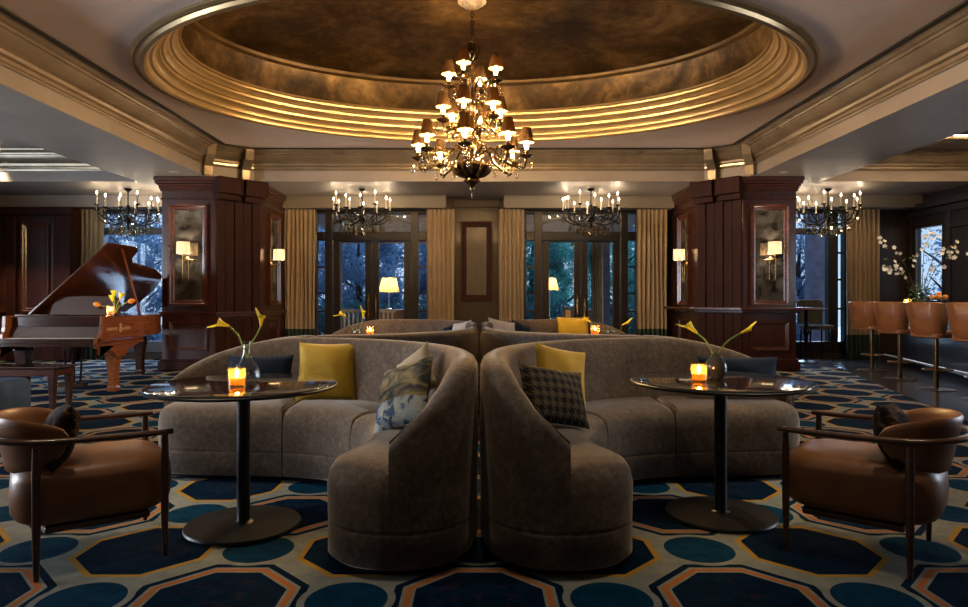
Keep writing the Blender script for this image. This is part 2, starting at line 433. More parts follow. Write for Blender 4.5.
# panelling ribs on the bar wall
rb = MB()
for y in (7.2, 8.6, 10.0, 11.3, 12.1, 13.15): rb.box(XR-.05, XR-.002, y, y+.1, .1, 2.9)
rb.box(XR-.06, XR-.002, 6.7, YB-.01, 2.86, 2.98).box(XR-.14, XR-.002, 6.7, YB-.01, 2.99, 3.1).box(XR-.05, XR-.002, 6.7, 12.09, 2.55, 2.63)
struct('trim_1', rb, M['bar_dark'], bevel=.008)
rb = MB().box(XR-.06, XR+.03, RW[0]-.09, RW[0], RW[2]-.09, RW[3]+.09).box(XR-.06, XR+.03, RW[1], RW[1]+.09, RW[2]-.09, RW[3]+.09)
rb.box(XR-.06, XR+.03, RW[0], RW[1], RW[3], RW[3]+.09).box(XR-.06, XR+.03, RW[0], RW[1], RW[2]-.09, RW[2])
wn = struct('window_3', rb, M['black_wood'], bevel=.008)
MB().box(XR+.005, XR+.012, RW[0], RW[1], RW[2], RW[3]).build('pane', M['window_glass'], wn)
for i, (a, b, xx) in enumerate(((2.3,5.5,XL-.05), (6.6,9.6,XL-.05), (3.6,6.6,XR+.05))):  # unseen side windows, added to let the side fill light in
    fr = MB().box(xx-.04, xx+.04, a, a+.09, .3, 3.0).box(xx-.04, xx+.04, b-.09, b, .3, 3.0).box(xx-.04, xx+.04, a+.09, b-.09, .3, .4).box(xx-.04, xx+.04, a+.09, b-.09, 2.9, 3.0)
    n = 2
    for k in range(1, n+1):
        yy = a+(b-a)*k/(n+1); fr.box(xx-.03, xx+.03, yy-.03, yy+.03, .4, 2.9)
    fr.box(xx-.02, xx+.02, a+.09, b-.09, 2.2, 2.25)
    wn = struct('window_%d' % (4+i), fr, M['black_wood'])
    MB().box(xx-.004, xx+.004, a+.09, b-.09, .4, 2.9).build('pane', M['window_glass'], wn)

# ---- oval in the main ceiling
OX, OY, OA, OB = -.04, 7.75, 3.72, 2.58
NE = 96
def ell(o, z, a=OA, b=OB): return [(OX+(a+o)*math.cos(2*PI*i/NE), OY+(b+o)*math.sin(2*PI*i/NE), z) for i in range(NE)]
def rect_pt(i, x0, x1, y0, y1):
    c, s = math.cos(2*PI*i/NE), math.sin(2*PI*i/NE)
    tx = ((x1-OX) if c > 0 else (OX-x0))/max(abs(c),1e-6); ty = ((y1-OY) if s > 0 else (OY-y0))/max(abs(s),1e-6)
    t = min(tx, ty); return OX+c*t, OY+s*t
ce = MB()
R0, R1 = [], []
inner = ell(-.02, HC)
bx = (-4.65, 4.65, 3.6, 11.45)
outer = [(*rect_pt(i, *bx), HC) for i in range(NE)]
# make the rectangle corners exact
for cxn, cyn in ((bx[0],bx[2]),(bx[0],bx[3]),(bx[1],bx[2]),(bx[1],bx[3])):
    k = min(range(NE), key=lambda i: (outer[i][0]-cxn)**2+(outer[i][1]-cyn)**2); outer[k] = (cxn, cyn, HC)
ce.rings([inner, outer, [(p[0],p[1],HC+.1) for p in outer], [(p[0],p[1],HC+.1) for p in inner], inner], cap0=False, cap1=False)
ce.box(-4.65, 4.65, YF-.2, 3.6, HC, HC+.1)
struct('ceiling', ce, M['ceil'])
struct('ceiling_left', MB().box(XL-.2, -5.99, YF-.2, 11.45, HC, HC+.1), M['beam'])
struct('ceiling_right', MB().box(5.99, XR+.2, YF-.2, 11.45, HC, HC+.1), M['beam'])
prof = [(.14,HC+.005),(.14,HC-.03),(.115,HC-.045),(.09,HC-.03),(.07,HC-.03),(.05,HC-.06),(.01,HC-.07),(-.02,HC-.05),(-.03,HC-.005),(-.045,HC+.01),(-.075,HC+.012),
        (-.085,HC+.05),(-.11,HC+.085),(-.15,HC+.10),(-.155,HC+.13),(-.185,HC+.135),(-.20,HC+.165),(-.235,HC+.19),(-.24,HC+.22),(-.27,HC+.225),(-.285,HC+.255),(-.32,HC+.275),(-.325,HC+.30),(-.36,HC+.305),(-.36,HC+.33)]
struct('trim_2', MB().rings([ell(o, z) for o, z in prof], cap0=False, cap1=False), M['ring'], smooth=35)
dm = [(-.34,HC+.325),(-.27,HC+.335),(-.26,HC+.40),(-.27,HC+.74),(-.30,HC+.80)]
dm += [(-.335,HC+.81)] + [(-.335-2.2*t, HC+.81+.15*math.sin(t*PI/2)) for t in (.06,.15,.3,.5,.75,1.0)]
struct('ceiling_dome', MB().rings([ell(o, z) for o, z in dm], cap0=False), M['dome'], smooth=40)
struct('trim_3', MB().rings([ell(o, z) for o, z in ((-.265,HC+.74),(-.29,HC+.735),(-.335,HC+.76),(-.345,HC+.80),(-.32,HC+.815),(-.265,HC+.80))], cap0=False, cap1=False), M['bead'], smooth=40)

# ---- beams
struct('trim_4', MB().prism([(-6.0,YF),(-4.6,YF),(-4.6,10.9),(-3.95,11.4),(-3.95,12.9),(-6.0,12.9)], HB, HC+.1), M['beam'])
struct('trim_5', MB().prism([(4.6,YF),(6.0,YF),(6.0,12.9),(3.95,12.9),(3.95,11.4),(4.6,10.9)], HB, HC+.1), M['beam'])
struct('trim_6', MB().box(-3.95, 3.95, 11.4, YB, HB, HC+.1), M['beam'])
vb = MB().box(X(285,12.9)-.05, X(446,12.9), 12.9, YB, ZT, HB).box(X(504,12.9), X(672,12.9)+.05, 12.9, YB, ZT, HB)
struct('trim_7', vb, M['valance'], bevel=.01)
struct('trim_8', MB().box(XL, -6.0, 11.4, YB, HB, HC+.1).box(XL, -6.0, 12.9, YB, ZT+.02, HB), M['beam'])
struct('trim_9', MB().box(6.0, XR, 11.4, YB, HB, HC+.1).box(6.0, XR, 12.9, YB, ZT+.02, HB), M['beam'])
# cornices: (projection from the beam face, z)
CP = [(0,HC-.30),(.02,HC-.31),(.03,HC-.285),(.05,HC-.28),(.055,HC-.245),(.10,HC-.235),(.11,HC-.20),(.13,HC-.195),(.17,HC-.165),(.215,HC-.115),(.235,HC-.075),(.265,HC-.07),(.275,HC-.05),(.31,HC-.045),(.335,HC-.02),(.36,HC-.015),(.37,HC+.005),(0,HC+.005)]
def sweep(path, prof, side):
    """path: open 2d polyline; profile offset towards `side` (+1 left of travel)"""
    P = [Vector(p) for p in path]; rs = []
    for i, p in enumerate(P):
        d1 = (P[i]-P[i-1]).normalized() if i else (P[1]-P[0]).normalized()
        d2 = (P[i+1]-P[i]).normalized() if i < len(P)-1 else d1
        n1, n2 = Vector((-d1.y,d1.x))*side, Vector((-d2.y,d2.x))*side
        m = (n1+n2).normalized(); k = 1/max(.3, m.dot(n1))
        rs.append([(p.x+m.x*o*k, p.y+m.y*o*k, z) for o, z in prof])
    return MB().rings(rs)
cpath = [(-4.602,YF),(-4.602,10.9),(-3.95,11.398),(3.95,11.398),(4.602,10.9),(4.602,YF)]
struct('trim_10', sweep(cpath, CP, -1), M['cornice'], smooth=30)
struct('trim_11', sweep([(-6.002,11.398),(XL,11.398)], CP, 1), M['cornice'], smooth=30)
struct('trim_12', sweep([(XR,11.398),(6.002,11.398)], CP, 1), M['cornice'], smooth=30)
# stepped tray mouldings across the bar-side ceiling
tr = MB()
for y0, y1, d in ((9.15,9.35,.05),(9.35,9.75,.09),(9.75,9.95,.05),(10.2,10.5,.04)): tr.box(6.0, XR, y0, y1, HC-d, HC+.02)
struct('trim_13', tr, M['cornice'], bevel=.015)
cv = MB().box(6.2, XR-.1, 9.955, 9.985, HC-.045, HC-.02).build('cove_light', M['cove'], None); tag(cv, 'warm cove light strip behind the stepped mouldings over the bar', 'light')  # glowing strip added to brighten the stepped tray ceiling
cv = MB().box(6.2, XR-.1, 9.11, 9.14, HC-.045, HC-.02).build('cove_light', M['cove'], None); tag(cv, 'warm cove light strip before the stepped mouldings over the bar', 'light')  # second added strip, brightening the front of the steps
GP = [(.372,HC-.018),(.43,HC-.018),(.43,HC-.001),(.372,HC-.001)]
struct('trim_16', sweep(cpath, GP, -1), M['reveal'])  # dark strip coloured in for the shadow band above the cornice
# small brackets where the cornice turns over each column corner
for i, sx in enumerate((-1, 1)):
    b = MB()
    for px_, py_ in ((4.49,10.78),(4.02,11.2)):
        a = Vector((sx*px_, py_)); d = Vector((-sx*.55,-.83)).normalized()
        t = Vector((-d.y, d.x))
        pr = [(0,HC-.50),(.03,HC-.50),(.06,HC-.34),(.12,HC-.28),(.25,HC-.2),(.30,HC-.06),(.30,HC-.02),(0,HC-.02)]
        b.rings([[(a.x+d.x*o+t.x*s, a.y+d.y*o+t.y*s, z) for o, z in pr] for s in (-.07,.07)])
    struct('trim_%d' % (14+i), b, M['cornice'], bevel=.008)

# ---- columns
def frame_rect(mb, P, u, n, u0, u1, z0, z1, wd=.07, dp=.045):
    """a picture-frame moulding on a vertical face: P origin, u along, n outward"""
    prof = [(0,0),(0,dp),(wd*.35,dp),(wd*.55,dp*.6),(wd*.8,dp*.55),(wd,dp*.15),(wd,0)]
    rs = []
    for cu, cz, su, sz in ((u0,z0,1,1),(u1,z0,-1,1),(u1,z1,-1,-1),(u0,z1,1,-1)):
        rs.append([P+u*(cu+su*o)+Vector((0,0,cz+sz*o))+n*h for o, h in prof])
    rs.append(rs[0]); return mb.rings(rs, cap0=False, cap1=False)
def off_foot(poly, d):
    P = [Vector(p) for p in poly]
    if not ccw(P): P = P[::-1]
    return [tuple(p) for p in offset_poly(P, [-d]*len(P))]
def column(sx, label, ledge):
    fp = [(sx*5.37,11.0),(sx*4.46,11.0),(sx*3.92,11.62),(sx*3.92,13.1),(sx*5.37,13.1)]
    t = thing('column', label, 'column', (sx*4.7,12.05,0))
    inv = Matrix.Translation((-sx*4.7,-12.05,0))
    def P_(name, mb, m, **kw): return mb.xf(inv).build(name, m, t, **kw)
    P_('shaft', MB().prism(off_foot(fp,0), .18, HB-.002), M['mahog'], bevel=.012)
    P_('plinth', MB().prism(off_foot(fp,.05), .012, .16).prism(off_foot(fp,.03), .16, .2), M['mahog_dark'], bevel=.01)
    cr = MB()
    for d, z0, z1 in ((.02,2.90,2.93),(.025,3.04,3.08),(.04,3.08,3.12),(.06,3.12,3.16),(.085,3.16,3.21),(.10,3.21,HB-.002)): cr.prism(off_foot(fp,d), z0, z1)
    P_('crown', cr, M['mahog_h'], bevel=.012)
    if ledge:
        fl_ = [(sx*5.75,10.86),(sx*4.38,10.86),(sx*3.72,11.55),(sx*3.72,13.1),(sx*5.75,13.1)]
        P_('ledge', MB().prism(off_foot(fl_,.0), 1.03, 1.075).prism(off_foot(fp,.06), .98, 1.03), M['mahog_h'], bevel=.008)
    else:
        P_('dado_rail', MB().prism(off_foot(fp,.045), .96, 1.0).prism(off_foot(fp,.025), .92, .96), M['mahog_h'], bevel=.008)
    # faces: front (facing -Y), side (facing the middle)
    ux, nx = Vector((sx,0,0)), Vector((0,-1,0)); fo = Vector((sx*4.46, 11.0, 0))
    us, ns = Vector((0,1,0)), Vector((-sx,0,0)); so = Vector((sx*3.92, 11.62, 0))
    ms = []
    for (o, u, n, W) in ((fo,ux,nx,.91),(so,us,ns,1.48)):
        m0 = W*.5-.33; m1 = W*.5+.33
        f = MB(); frame_rect(f, o, u, n, m0, m1, 1.10, 2.82, .10, .06); P_('mirror_frame', f, M['mahog_h'], smooth=30)
        p0 = o+u*(m0+.09)+n*.012; p1 = o+u*(m1-.09)+n*.012
        q = MB().add([p0+Vector((0,0,1.19)), p1+Vector((0,0,1.19)), p1+Vector((0,0,2.73)), p0+Vector((0,0,2.73)),
                      p0-n*.011+Vector((0,0,1.19)), p1-n*.011+Vector((0,0,1.19)), p1-n*.011+Vector((0,0,2.73)), p0-n*.011+Vector((0,0,2.73))],
                     [(0,1,2,3),(4,7,6,5),(0,4,5,1),(1,5,6,2),(2,6,7,3),(3,7,4,0)])
        P_('mirror', q, M['mirror'])
        f = MB(); frame_rect(f, o, u, n, m0, m1, .34, .84, .06, .03); P_('lower_panel', f, M['mahog_h'], smooth=30)
    # boarded corner: narrow vertical planks on the chamfer, under the deep carved head
    a, b = Vector((sx*4.46,11.0,0)), Vector((sx*3.92,11.62,0)); d = (b-a); L = d.length; d.normalize(); n = Vector((d.y*sx,-d.x*sx,0))
    if n.y > 0: n = -n
    pk = MB()
    for k in range(5):
        s0, s1 = L*k/5+.006, L*(k+1)/5-.006; dep = .025 if k % 2 else .04
        q = [a+d*s0, a+d*s1, a+d*s1+n*dep, a+d*s0+n*dep]
        pk.prism([(p.x,p.y) for p in q], 1.0, 2.98)
    for k in range(5):
        s0, s1 = L*k/5+.006, L*(k+1)/5-.006; dep = .016 if k % 2 else .026
        q = [a+d*s0, a+d*s1, a+d*s1+n*dep, a+d*s0+n*dep]
        pk.prism([(p.x,p.y) for p in q], .2, .975 if ledge else .915)
    P_('corner_boards', pk, M['mahog_dark'], bevel=.006)
    hd = MB()
    for k, (s0, s1, dep) in enumerate(((-.05,.36,.22),(L-.38,L+.05,.22),(.34,L-.36,.14))):
        q = [a+d*s0, a+d*s1, a+d*s1+n*dep, a+d*s0+n*dep]; hd.prism([(p.x,p.y) for p in q], 3.0, HB-.003+.0)
        q = [a+d*(s0+.02), a+d*(s1-.02), a+d*(s1-.02)+n*(dep-.07), a+d*(s0+.02)+n*(dep-.07)]; hd.prism([(p.x,p.y) for p in q], 2.9, 3.0)
    P_('corner_head', hd, M['mahog_dark'], bevel=.012)
    return t
column(-1, 'dark mahogany panelled column with mirror and wall lamp, left, beside the grand piano', False)
column(1, 'dark mahogany panelled column with projecting ledge, right, near the bar stools', True)

# ---- sconces
def sconce(label, P, n):
    rz = math.atan2(n.y, n.x)
    t = thing('wall_sconce', label, 'wall lamp', P, rz, 'linen shaded wall sconces on the columns')
    bp = MB().lathe([(0,0),(.055,0),(.06,.008),(.05,.02),(.02,.028),(0,.03)], n=20).xf(Matrix.Rotation(PI/2,4,'Y'))
    MB().merge(bp).build('backplate', M['brass'], t, smooth=True)
    a = MB().tube(spline([(.02,0,0),(.09,0,-.01),(.15,0,.02),(.15,0,.10)],6), .010)
    a.tube([(.06,-.16,.0),(.06,.16,.0)], .006).lathe([(0,0),(.022,0),(.022,.03),(.008,.04),(0,.04)], (.15,0,.06), 12)
    a.build('arm', M['brass'], t, smooth=True)
    r = MB()
    for y in (-.05,.05): r.tube([(.065,y,.0),(.065,y,-.32)], .006).sphere((.065,y,-.33), .012)
    r.build('drop_rod', M['brass'], t, smooth=True)
    MB().rings([[(.15+(rr)*c_, rr*1.0*s_, z) for c_, s_ in [(math.cos(2*PI*k/24), math.sin(2*PI*k/24)) for k in range(24)]] for rr, z in ((.108,.09),(.102,.29),(.099,.29),(.105,.09),(.108,.09))], cap0=False, cap1=False).build('shade', M['shade_white'], t, smooth=True)
    MB().sphere((.15,0,.17), .025, 10, 6).build('bulb', M['bulb'], t, smooth=True)
    l = bpy.data.lights.new('lamp_light', 'POINT'); l.energy = 15; l.color = (1,.80,.60); l.shadow_soft_size = .025
    lo = bpy.data.objects.new('lamp_light', l); COL.objects.link(lo); lo.parent = t; lo.location = (.15,0,.20)
    return t
sconce('wall sconce with square-set linen shade on mirrored front of the left column', Vector((-4.93,10.985,1.88)), Vector((0,-1,0)))
sconce('wall sconce on inner side mirror of the left column, beside the curtains', Vector((-3.905,12.2,1.86)), Vector((1,0,0)))
sconce('wall sconce with linen shade on mirrored front of the right column', Vector((4.93,10.985,1.88)), Vector((0,-1,0)))
sconce('wall sconce on inner side mirror of the right column, beside the curtains', Vector((3.905,12.2,1.86)), Vector((-1,0,0)))

# ---- french doors
def french_door(idx, sx):
    c = (DL[0]+DL[1])/2 if sx < 0 else (DR[0]+DR[1])/2
    hw = (DL[1]-DL[0])/2
    root = bpy.data.objects.new('door_%d' % idx, None); COL.objects.link(root); root.location = (c, YB+.1, 0); root['kind'] = 'structure'
    B = M['black_wood']
    f = MB().box(-hw, -hw+.07, -.09, .09, 0, ZT).box(hw-.07, hw, -.09, .09, 0, ZT)
    f.box(-.96, -.80, -.09, .09, 0, ZT).box(.80, .96, -.09, .09, 0, ZT)
    for xa, xb in ((-hw+.07,-.96),(-.80,.80),(.96,hw-.07)): f.box(xa, xb, -.08, .08, 2.42, 2.60).box(xa, xb, -.08, .08, ZT-.06, ZT)
    f.build('frame', B, root, bevel=.012)
    for s in (-1, 1):
        l = MB().box(0, .145, -.035, .035, .01, 2.415).box(.655, .79, -.035, .035, .01, 2.415).box(.145, .655, -.035, .035, .01, .28).box(.145, .655, -.035, .035, 2.385, 2.415)
        l.xf(Matrix.Scale(s, 4, (1,0,0)))
        lf = l.build('leaf', B, root, bevel=.01)
        MB().box(min(s*.147,s*.653), max(s*.147,s*.653), -.004, .004, .282, 2.383).build('pane', M['window_glass'], lf)
        MB().tube([(s*.075,-.055,.86),(s*.075,-.075,.90),(s*.075,-.075,1.22),(s*.075,-.055,1.26)], .014).box(s*.075-.018, s*.075+.018, -.047, -.036, .80, 1.32).build('handle', M['brass'], lf)
        x0, x1 = s*.96, s*(hw-.07)
        a, b = min(x0,x1), max(x0,x1)
        sl = MB()
        for z in (.30, .95, 1.32, 1.86): sl.box(a, b, -.03, .03, z, z+.035)
        sl.box(a, b, -.03, .03, 0.01, .3)
        q = sl.build('sidelight', B, root)
        MB().box(a+.001, b-.001, -.003, .003, .3, 2.42).build('pane', M['window_glass'], q)
    tr = MB()
    pts = [(-.95+1.9*k/16, 2.60+.34*math.sin(PI*(.08+.84*k/16))) for k in range(17)]
    for (x0,z0),(x1,z1) in zip(pts[:-1], pts[1:]):
        tr.add([(x0,-.04,z0),(x1,-.04,z1),(x1,-.04,z1+.05),(x0,-.04,z0+.05),(x0,.04,z0),(x1,.04,z1),(x1,.04,z1+.05),(x0,.04,z0+.05)],
               [(0,1,2,3),(7,6,5,4),(0,4,5,1),(3,2,6,7)])
    tr.box(-.02, .02, -.03, .03, 2.60, 2.95)
    q = tr.build('transom', B, root)
    MB().box(-hw+.07, -.961, -.004, .004, 2.601, ZT-.061).box(-.799, .799, -.004, .004, 2.601, ZT-.061).box(.961, hw-.07, -.004, .004, 2.601, ZT-.061).build('pane', M['window_glass'], q)
french_door(1, -1); french_door(2, 1)
# bay windows either side
for i, (a, b) in enumerate((WL, WR)):
    root = bpy.data.objects.new('window_%d' % (i+1), None); COL.objects.link(root); root.location = ((a+b)/2, YB+.1, 0); root['kind'] = 'structure'
    h = (b-a)/2
    f = MB().box(-h, -h+.08, -.08, .08, .12, ZT).box(h-.08, h, -.08, .08, .12, ZT).box(-h+.08, h-.08, -.08, .08, ZT-.06, ZT).box(-h+.08, h-.08, -.08, .08, 2.55, 2.68).box(-h+.08, h-.08, -.08, .08, .12, .35)
    ml = (X(834,YB)-(a+b)/2, .10) if i else (X(100,YB)-(a+b)/2, .06)
    f.box(ml[0]-ml[1], ml[0]+ml[1], -.08, .08, .35, ZT-.06)
    f.box(-.3, -.25, -.04, .04, 2.68, ZT-.06)
    f.build('frame', M['black_wood'], root, bevel=.01)
    if i:
        g = MB()
        for z in (1.0, 1.6, 2.15): g.box(ml[0]+ml[1], h-.08, -.03, .03, z, z+.04)
        g.build('glazing_bar', M['black_wood'], root)
    MB().box(-h+.08, h-.08, -.004, .004, .35, ZT-.06).build('pane', M['window_glass'], root)

# ---- panelling: centre panel between the doors, and the left bay
pl = MB(); PX0, PX1 = X(455,YB), X(498,YB)
pl.box(PX0, PX1, YB-.10, YB-.001, .02, HB-.05)
pp = struct('wall_panel', pl, M['panel_tan'], bevel=.01)
f = MB(); frame_rect(f, Vector((0,YB-.10,0)), Vector((1,0,0)), Vector((0,-1,0)), X(461,YB), X(492,YB), Z(301,YB), Z(222,YB), .12, .05)
f.build('moulding', M['mahog_dark'], pp, smooth=30)
MB().box(X(466,YB), X(487,YB), YB-.112, YB-.101, Z(298,YB)+.06, Z(227,YB)-.02).build('inset', M['panel_pale'], pp)
MB().box(PX0-.03, PX1+.03, YB-.14, YB-.101, HB-.2, HB-.05).build('head', M['panel_tan'], pp, bevel=.01)
# left bay: mahogany panelled piece of wall standing forward of the window wall
YP = 12.8
pn = MB().box(XL, X(73,YP), YP, YB-.001, 0.008, 3.02)
pw = struct('wall_panel_left', pn, M['mahog'])
for a, b in ((22,50),(-60,8)):
    f = MB(); frame_rect(f, Vector((0,YP,0)), Vector((1,0,0)), Vector((0,-1,0)), X(a,YP), X(b,YP), .95, Z(222,YP), .10, .05); f.build('moulding', M['mahog_h'], pw, smooth=30)
MB().box(X(8,YP)+.02, X(18,YP), YP-.09, YP-.001, .01, 3.0).box(X(56,YP), X(73,YP), YP-.09, YP-.001, .01, 3.0).build('pilaster', M['mahog_dark'], pw, bevel=.015)
MB().box(XL, X(75,YP), YP-.16, YP-.001, 2.86, 3.01).build('crown', M['mahog_dark'], pw, bevel=.02)

# ---- curtains
def curtain(label, x0, x1, y, z0, z1, hem, nf):
    t = thing('curtain', label, 'curtain', ((x0+x1)/2, y, 0), 0, 'floor length gold curtains')
    w_ = (x1-x0)
    rnd = [random.uniform(.7,1.3) for _ in range(nf+2)]
    def ring(z, sp=1.0):
        N = nf*10; fr, bk = [], []
        for k in range(N+1):
            u = k/N; ph = u*nf*2*PI
            am = .045*rnd[int(u*nf)]*(.8+.3*(1-(z-z0)/(z1-z0)))
            xx = (u-.5)*w_*sp + .008*math.sin(z*2+u*9); yy = am*math.sin(ph+.07*math.sin(z*1.3+u*5))
            fr.append((xx, yy-.006, z)); bk.append((xx, yy+.006, z))
        return fr+bk[::-1]
    zs = [hem+(z1-hem)*k/8 for k in range(9)]
    MB().rings([ring(z) for z in zs]).build('drape', M['curtain'], t, smooth=60)
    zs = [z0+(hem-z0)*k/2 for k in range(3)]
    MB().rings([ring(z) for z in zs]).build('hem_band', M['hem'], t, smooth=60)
    return t
YC = 13.08
curtain('gold curtain hanging between the left column and left french door', X(285,YC), X(315,YC), YC, .02, ZT-.005, .62, 7)
curtain('gold curtain between left french door and the central wood panel', X(427,YC), X(454.5,YC), YC, .02, ZT-.005, .62, 6)
curtain('gold curtain between central wood panel and right french door', X(498.5,YC), X(524,YC), YC, .02, ZT-.005, .62, 6)
curtain('gold curtain hanging between right french door and the right column', X(637,YC), X(667,YC), YC, .02, ZT-.005, .62, 7)
curtain('grey-gold curtain behind the raised piano lid', X(74,YC), X(103,YC), YC, .02, ZT-.0, .5, 6)
curtain('grey-gold curtain at right bay window, behind the bar stools', X(847,YC), X(879,YC), YC, .02, ZT-.0, .5, 7)
# ---------------------------------------------------------------- sofas
A_OUT = [(-.38,2.765),(-.2,2.80),(-.085,2.91),(-.035,3.08),(-.02,3.36),(-.06,3.72),(-.17,4.07),(-.36,4.40),(-.63,4.67),(-.96,4.87),(-1.3,4.97),(-1.55,4.99),(-1.82,4.97),(-2.07,4.90),(-2.2,4.77),(-2.25,4.62)]
A_IN = [(-2.2,4.44),(-2.08,4.34),(-1.9,4.30),(-1.6,4.275),(-1.3,4.25),(-1.05,4.19),(-.86,4.07),(-.72,3.9),(-.635,3.7),(-.605,3.5),(-.63,3.3),(-.68,3.12),(-.665,2.95),(-.56,2.82)]
LOOP = [Vector((p.x,p.y)) for p in spline([(*p,0) for p in A_OUT+A_IN], 6, True)]
NO = (len(A_OUT)-1)*6+1                   # outer run: indices 0..NO-1
def near(p, lo, hi):
    return min(range(lo, hi), key=lambda i: (LOOP[i]-Vector(p)).length)
N_ = len(LOOP)
s1o, s1i = near((-.36,4.40),0,NO), near((-.80,4.01),NO,N_)
s2o, s2i = near((-1.3,4.97),0,NO), near((-1.3,4.25),NO,N_)
SEATP = [(.038,.02),(.056,0),(.182,0),(.19,0),(.196,.0028),(.202,.0028),(.208,0),(.216,0),(.36,-.003),(.42,.008),(.455,.03),(.475,.065),(.487,.11),(.492,.17)]
class FX:
    """placing transform; the right-hand sofas are a little wider at the near end"""
    def __init__(s, M, k): s.M, s.k = M, k
    def __matmul__(s, v):
        return s.M @ Vector((v.x*(1+s.k*max(0,min(1,(3.9-v.y)/.8)))+.012, v.y, v.z))
def sofa_parts(t, sx, dy, ox, flip=False):
    """all coordinates are made in the world for the front left sofa, mirrored by sx and shifted, then taken into t's frame"""
    inv = Matrix.Translation((-t.location.x, -t.location.y, 0))
    T = FX(inv @ Matrix.Translation((ox,dy,0)) @ Matrix.Scale(sx,4,(1,0,0)) @ (Matrix.Translation((0,10.1,0)) @ Matrix.Scale(-1,4,(0,1,0)) if flip else Matrix.Identity(4)), .06 if sx < 0 else .045)
    # plinth
    P = offset_poly(LOOP, [.07]*N_) if ccw(LOOP) else offset_poly(LOOP[::-1], [.07]*N_)
    MB().prism([(p.x,p.y) for p in P], 0.0, .05).xf(T).build('plinth', M['plinth'], t)
    ins = offset_poly(LOOP, [.018*min(1, i/8, max(0, NO-1-i)/8) if i < NO else 0 for i in range(N_)])            # seat bodies sit just inside the back's outer skin
    def pt(i): return ins[i % N_] if (0 <= i < NO) else LOOP[i % N_]
    segs = [(list(range(0, s1o+1)), list(range(s1i, N_))), (list(range(s1o, s2o+1)), list(range(s2i, s1i+1))), (list(range(s2o, NO)), list(range(NO, s2i+1)))]
    for so, si in segs:
        idx = so+si; poly = [pt(i) for i in idx]; n = len(poly)
        D = [1.0]*n
        for k in range(n):
            a, b = idx[k], idx[(k+1)%n]
            if {a,b} in ({s1o,s1i},{s2o,s2i}): D[k] = .25
            elif a < NO and b < NO: D[k] = 1-.85*min(1, min(a,b)/10, max(0, NO-1-max(a,b))/10)
        rs = []
        for z, o in SEATP:
            q = offset_poly(poly, [o*d+(.004 if d < 1 else 0) for d in D]); rs.append([(p.x,p.y,z) for p in q])
        # crown
        mb = MB().rings(rs, cap0=True, cap1=True)
        mb.xf(T).build('seat', M['velvet'], t, smooth=70)
    # backs
    L = [0]
    for i in range(1, NO): L.append(L[-1]+(LOOP[i]-LOOP[i-1]).length)
    tot = L[-1]
    def hgt(s):
        a, b = s, tot-s
        def rise(q, w): return math.sin(PI/2*min(1, q/w))**.92
        return .59+.330*min(rise(a,.68), rise(b,1.12)**.85)
    st = near((-1.3,4.97),0,NO)
    for i0, i1 in ((0, st), (st, NO-1)):
        rs = []
        for i in range(i0, i1+1):
            s = L[i]; h = hgt(s); p = LOOP[i]
            tg = (LOOP[min(i+1,NO-1)]-LOOP[max(i-1,0)]).normalized(); nrm = Vector((-tg.y,tg.x))
            if not (ccw(LOOP)): nrm = -nrm
            e = min(1, .35+min(s, tot-s)/.35)
            e2 = 1
            if i0 and i == i0 or (not i0 and i == i1): e2 = .0
            sec = [(.02,.039),(0,.057),(0,.182),(0,.19),(.0028,.196),(.0028,.202),(0,.208),(0,.216),(-.004,h*.6),(0,h-.05),(.012,h-.018),(.035,h-.004),(.07*e,h),(.105*e,h-.012),(.128*e,h-.045),(.15*e,max(h-.16,.53)),(.19*e,.47),(.20*e,.40),(.05,.30)]
            g = 0.006 if (i0 and i == i0) or (not i0 and i == i1) else 0
            rs.append([(p.x+nrm.x*o, p.y+nrm.y*o, z - (g if z > .5 else 0)) for o, z in sec])
        MB().rings(rs).xf(T).build('backrest', M['velvet'], t, smooth=65)
PITCH = 4.70
SG = 'curved taupe velvet sofas placed back to back'
SOFA = {}
for key, sx, dy, lab in (('ML',0,-99,'curved taupe velvet sofa at middle left, backed against front left sofa, only its crest showing'),('MR',1,-99,'curved taupe velvet sofa at middle right, backed against front right sofa, only its crest showing'),('FL',-0,0,'curved taupe velvet sofa front left, with the storm-print cushion on it'),('FR',1,0,'curved taupe velvet sofa front right, with the houndstooth cushion on it'),
                         ('RL',0,PITCH,'curved taupe velvet sofa at rear left, facing the room before left french door'),('RR',1,PITCH,'curved taupe velvet sofa at rear right with a square yellow cushion, before right french door')):
    s = -1 if sx == 1 else 1
    fl = dy == -99; dy = 0 if fl else dy
    t = thing('curved_sofa', lab, 'sofa', (-s*1.1, 5.9 if fl else 4.2+dy, 0), 0, SG)
    sofa_parts(t, s, dy, 0, fl); SOFA[key] = t

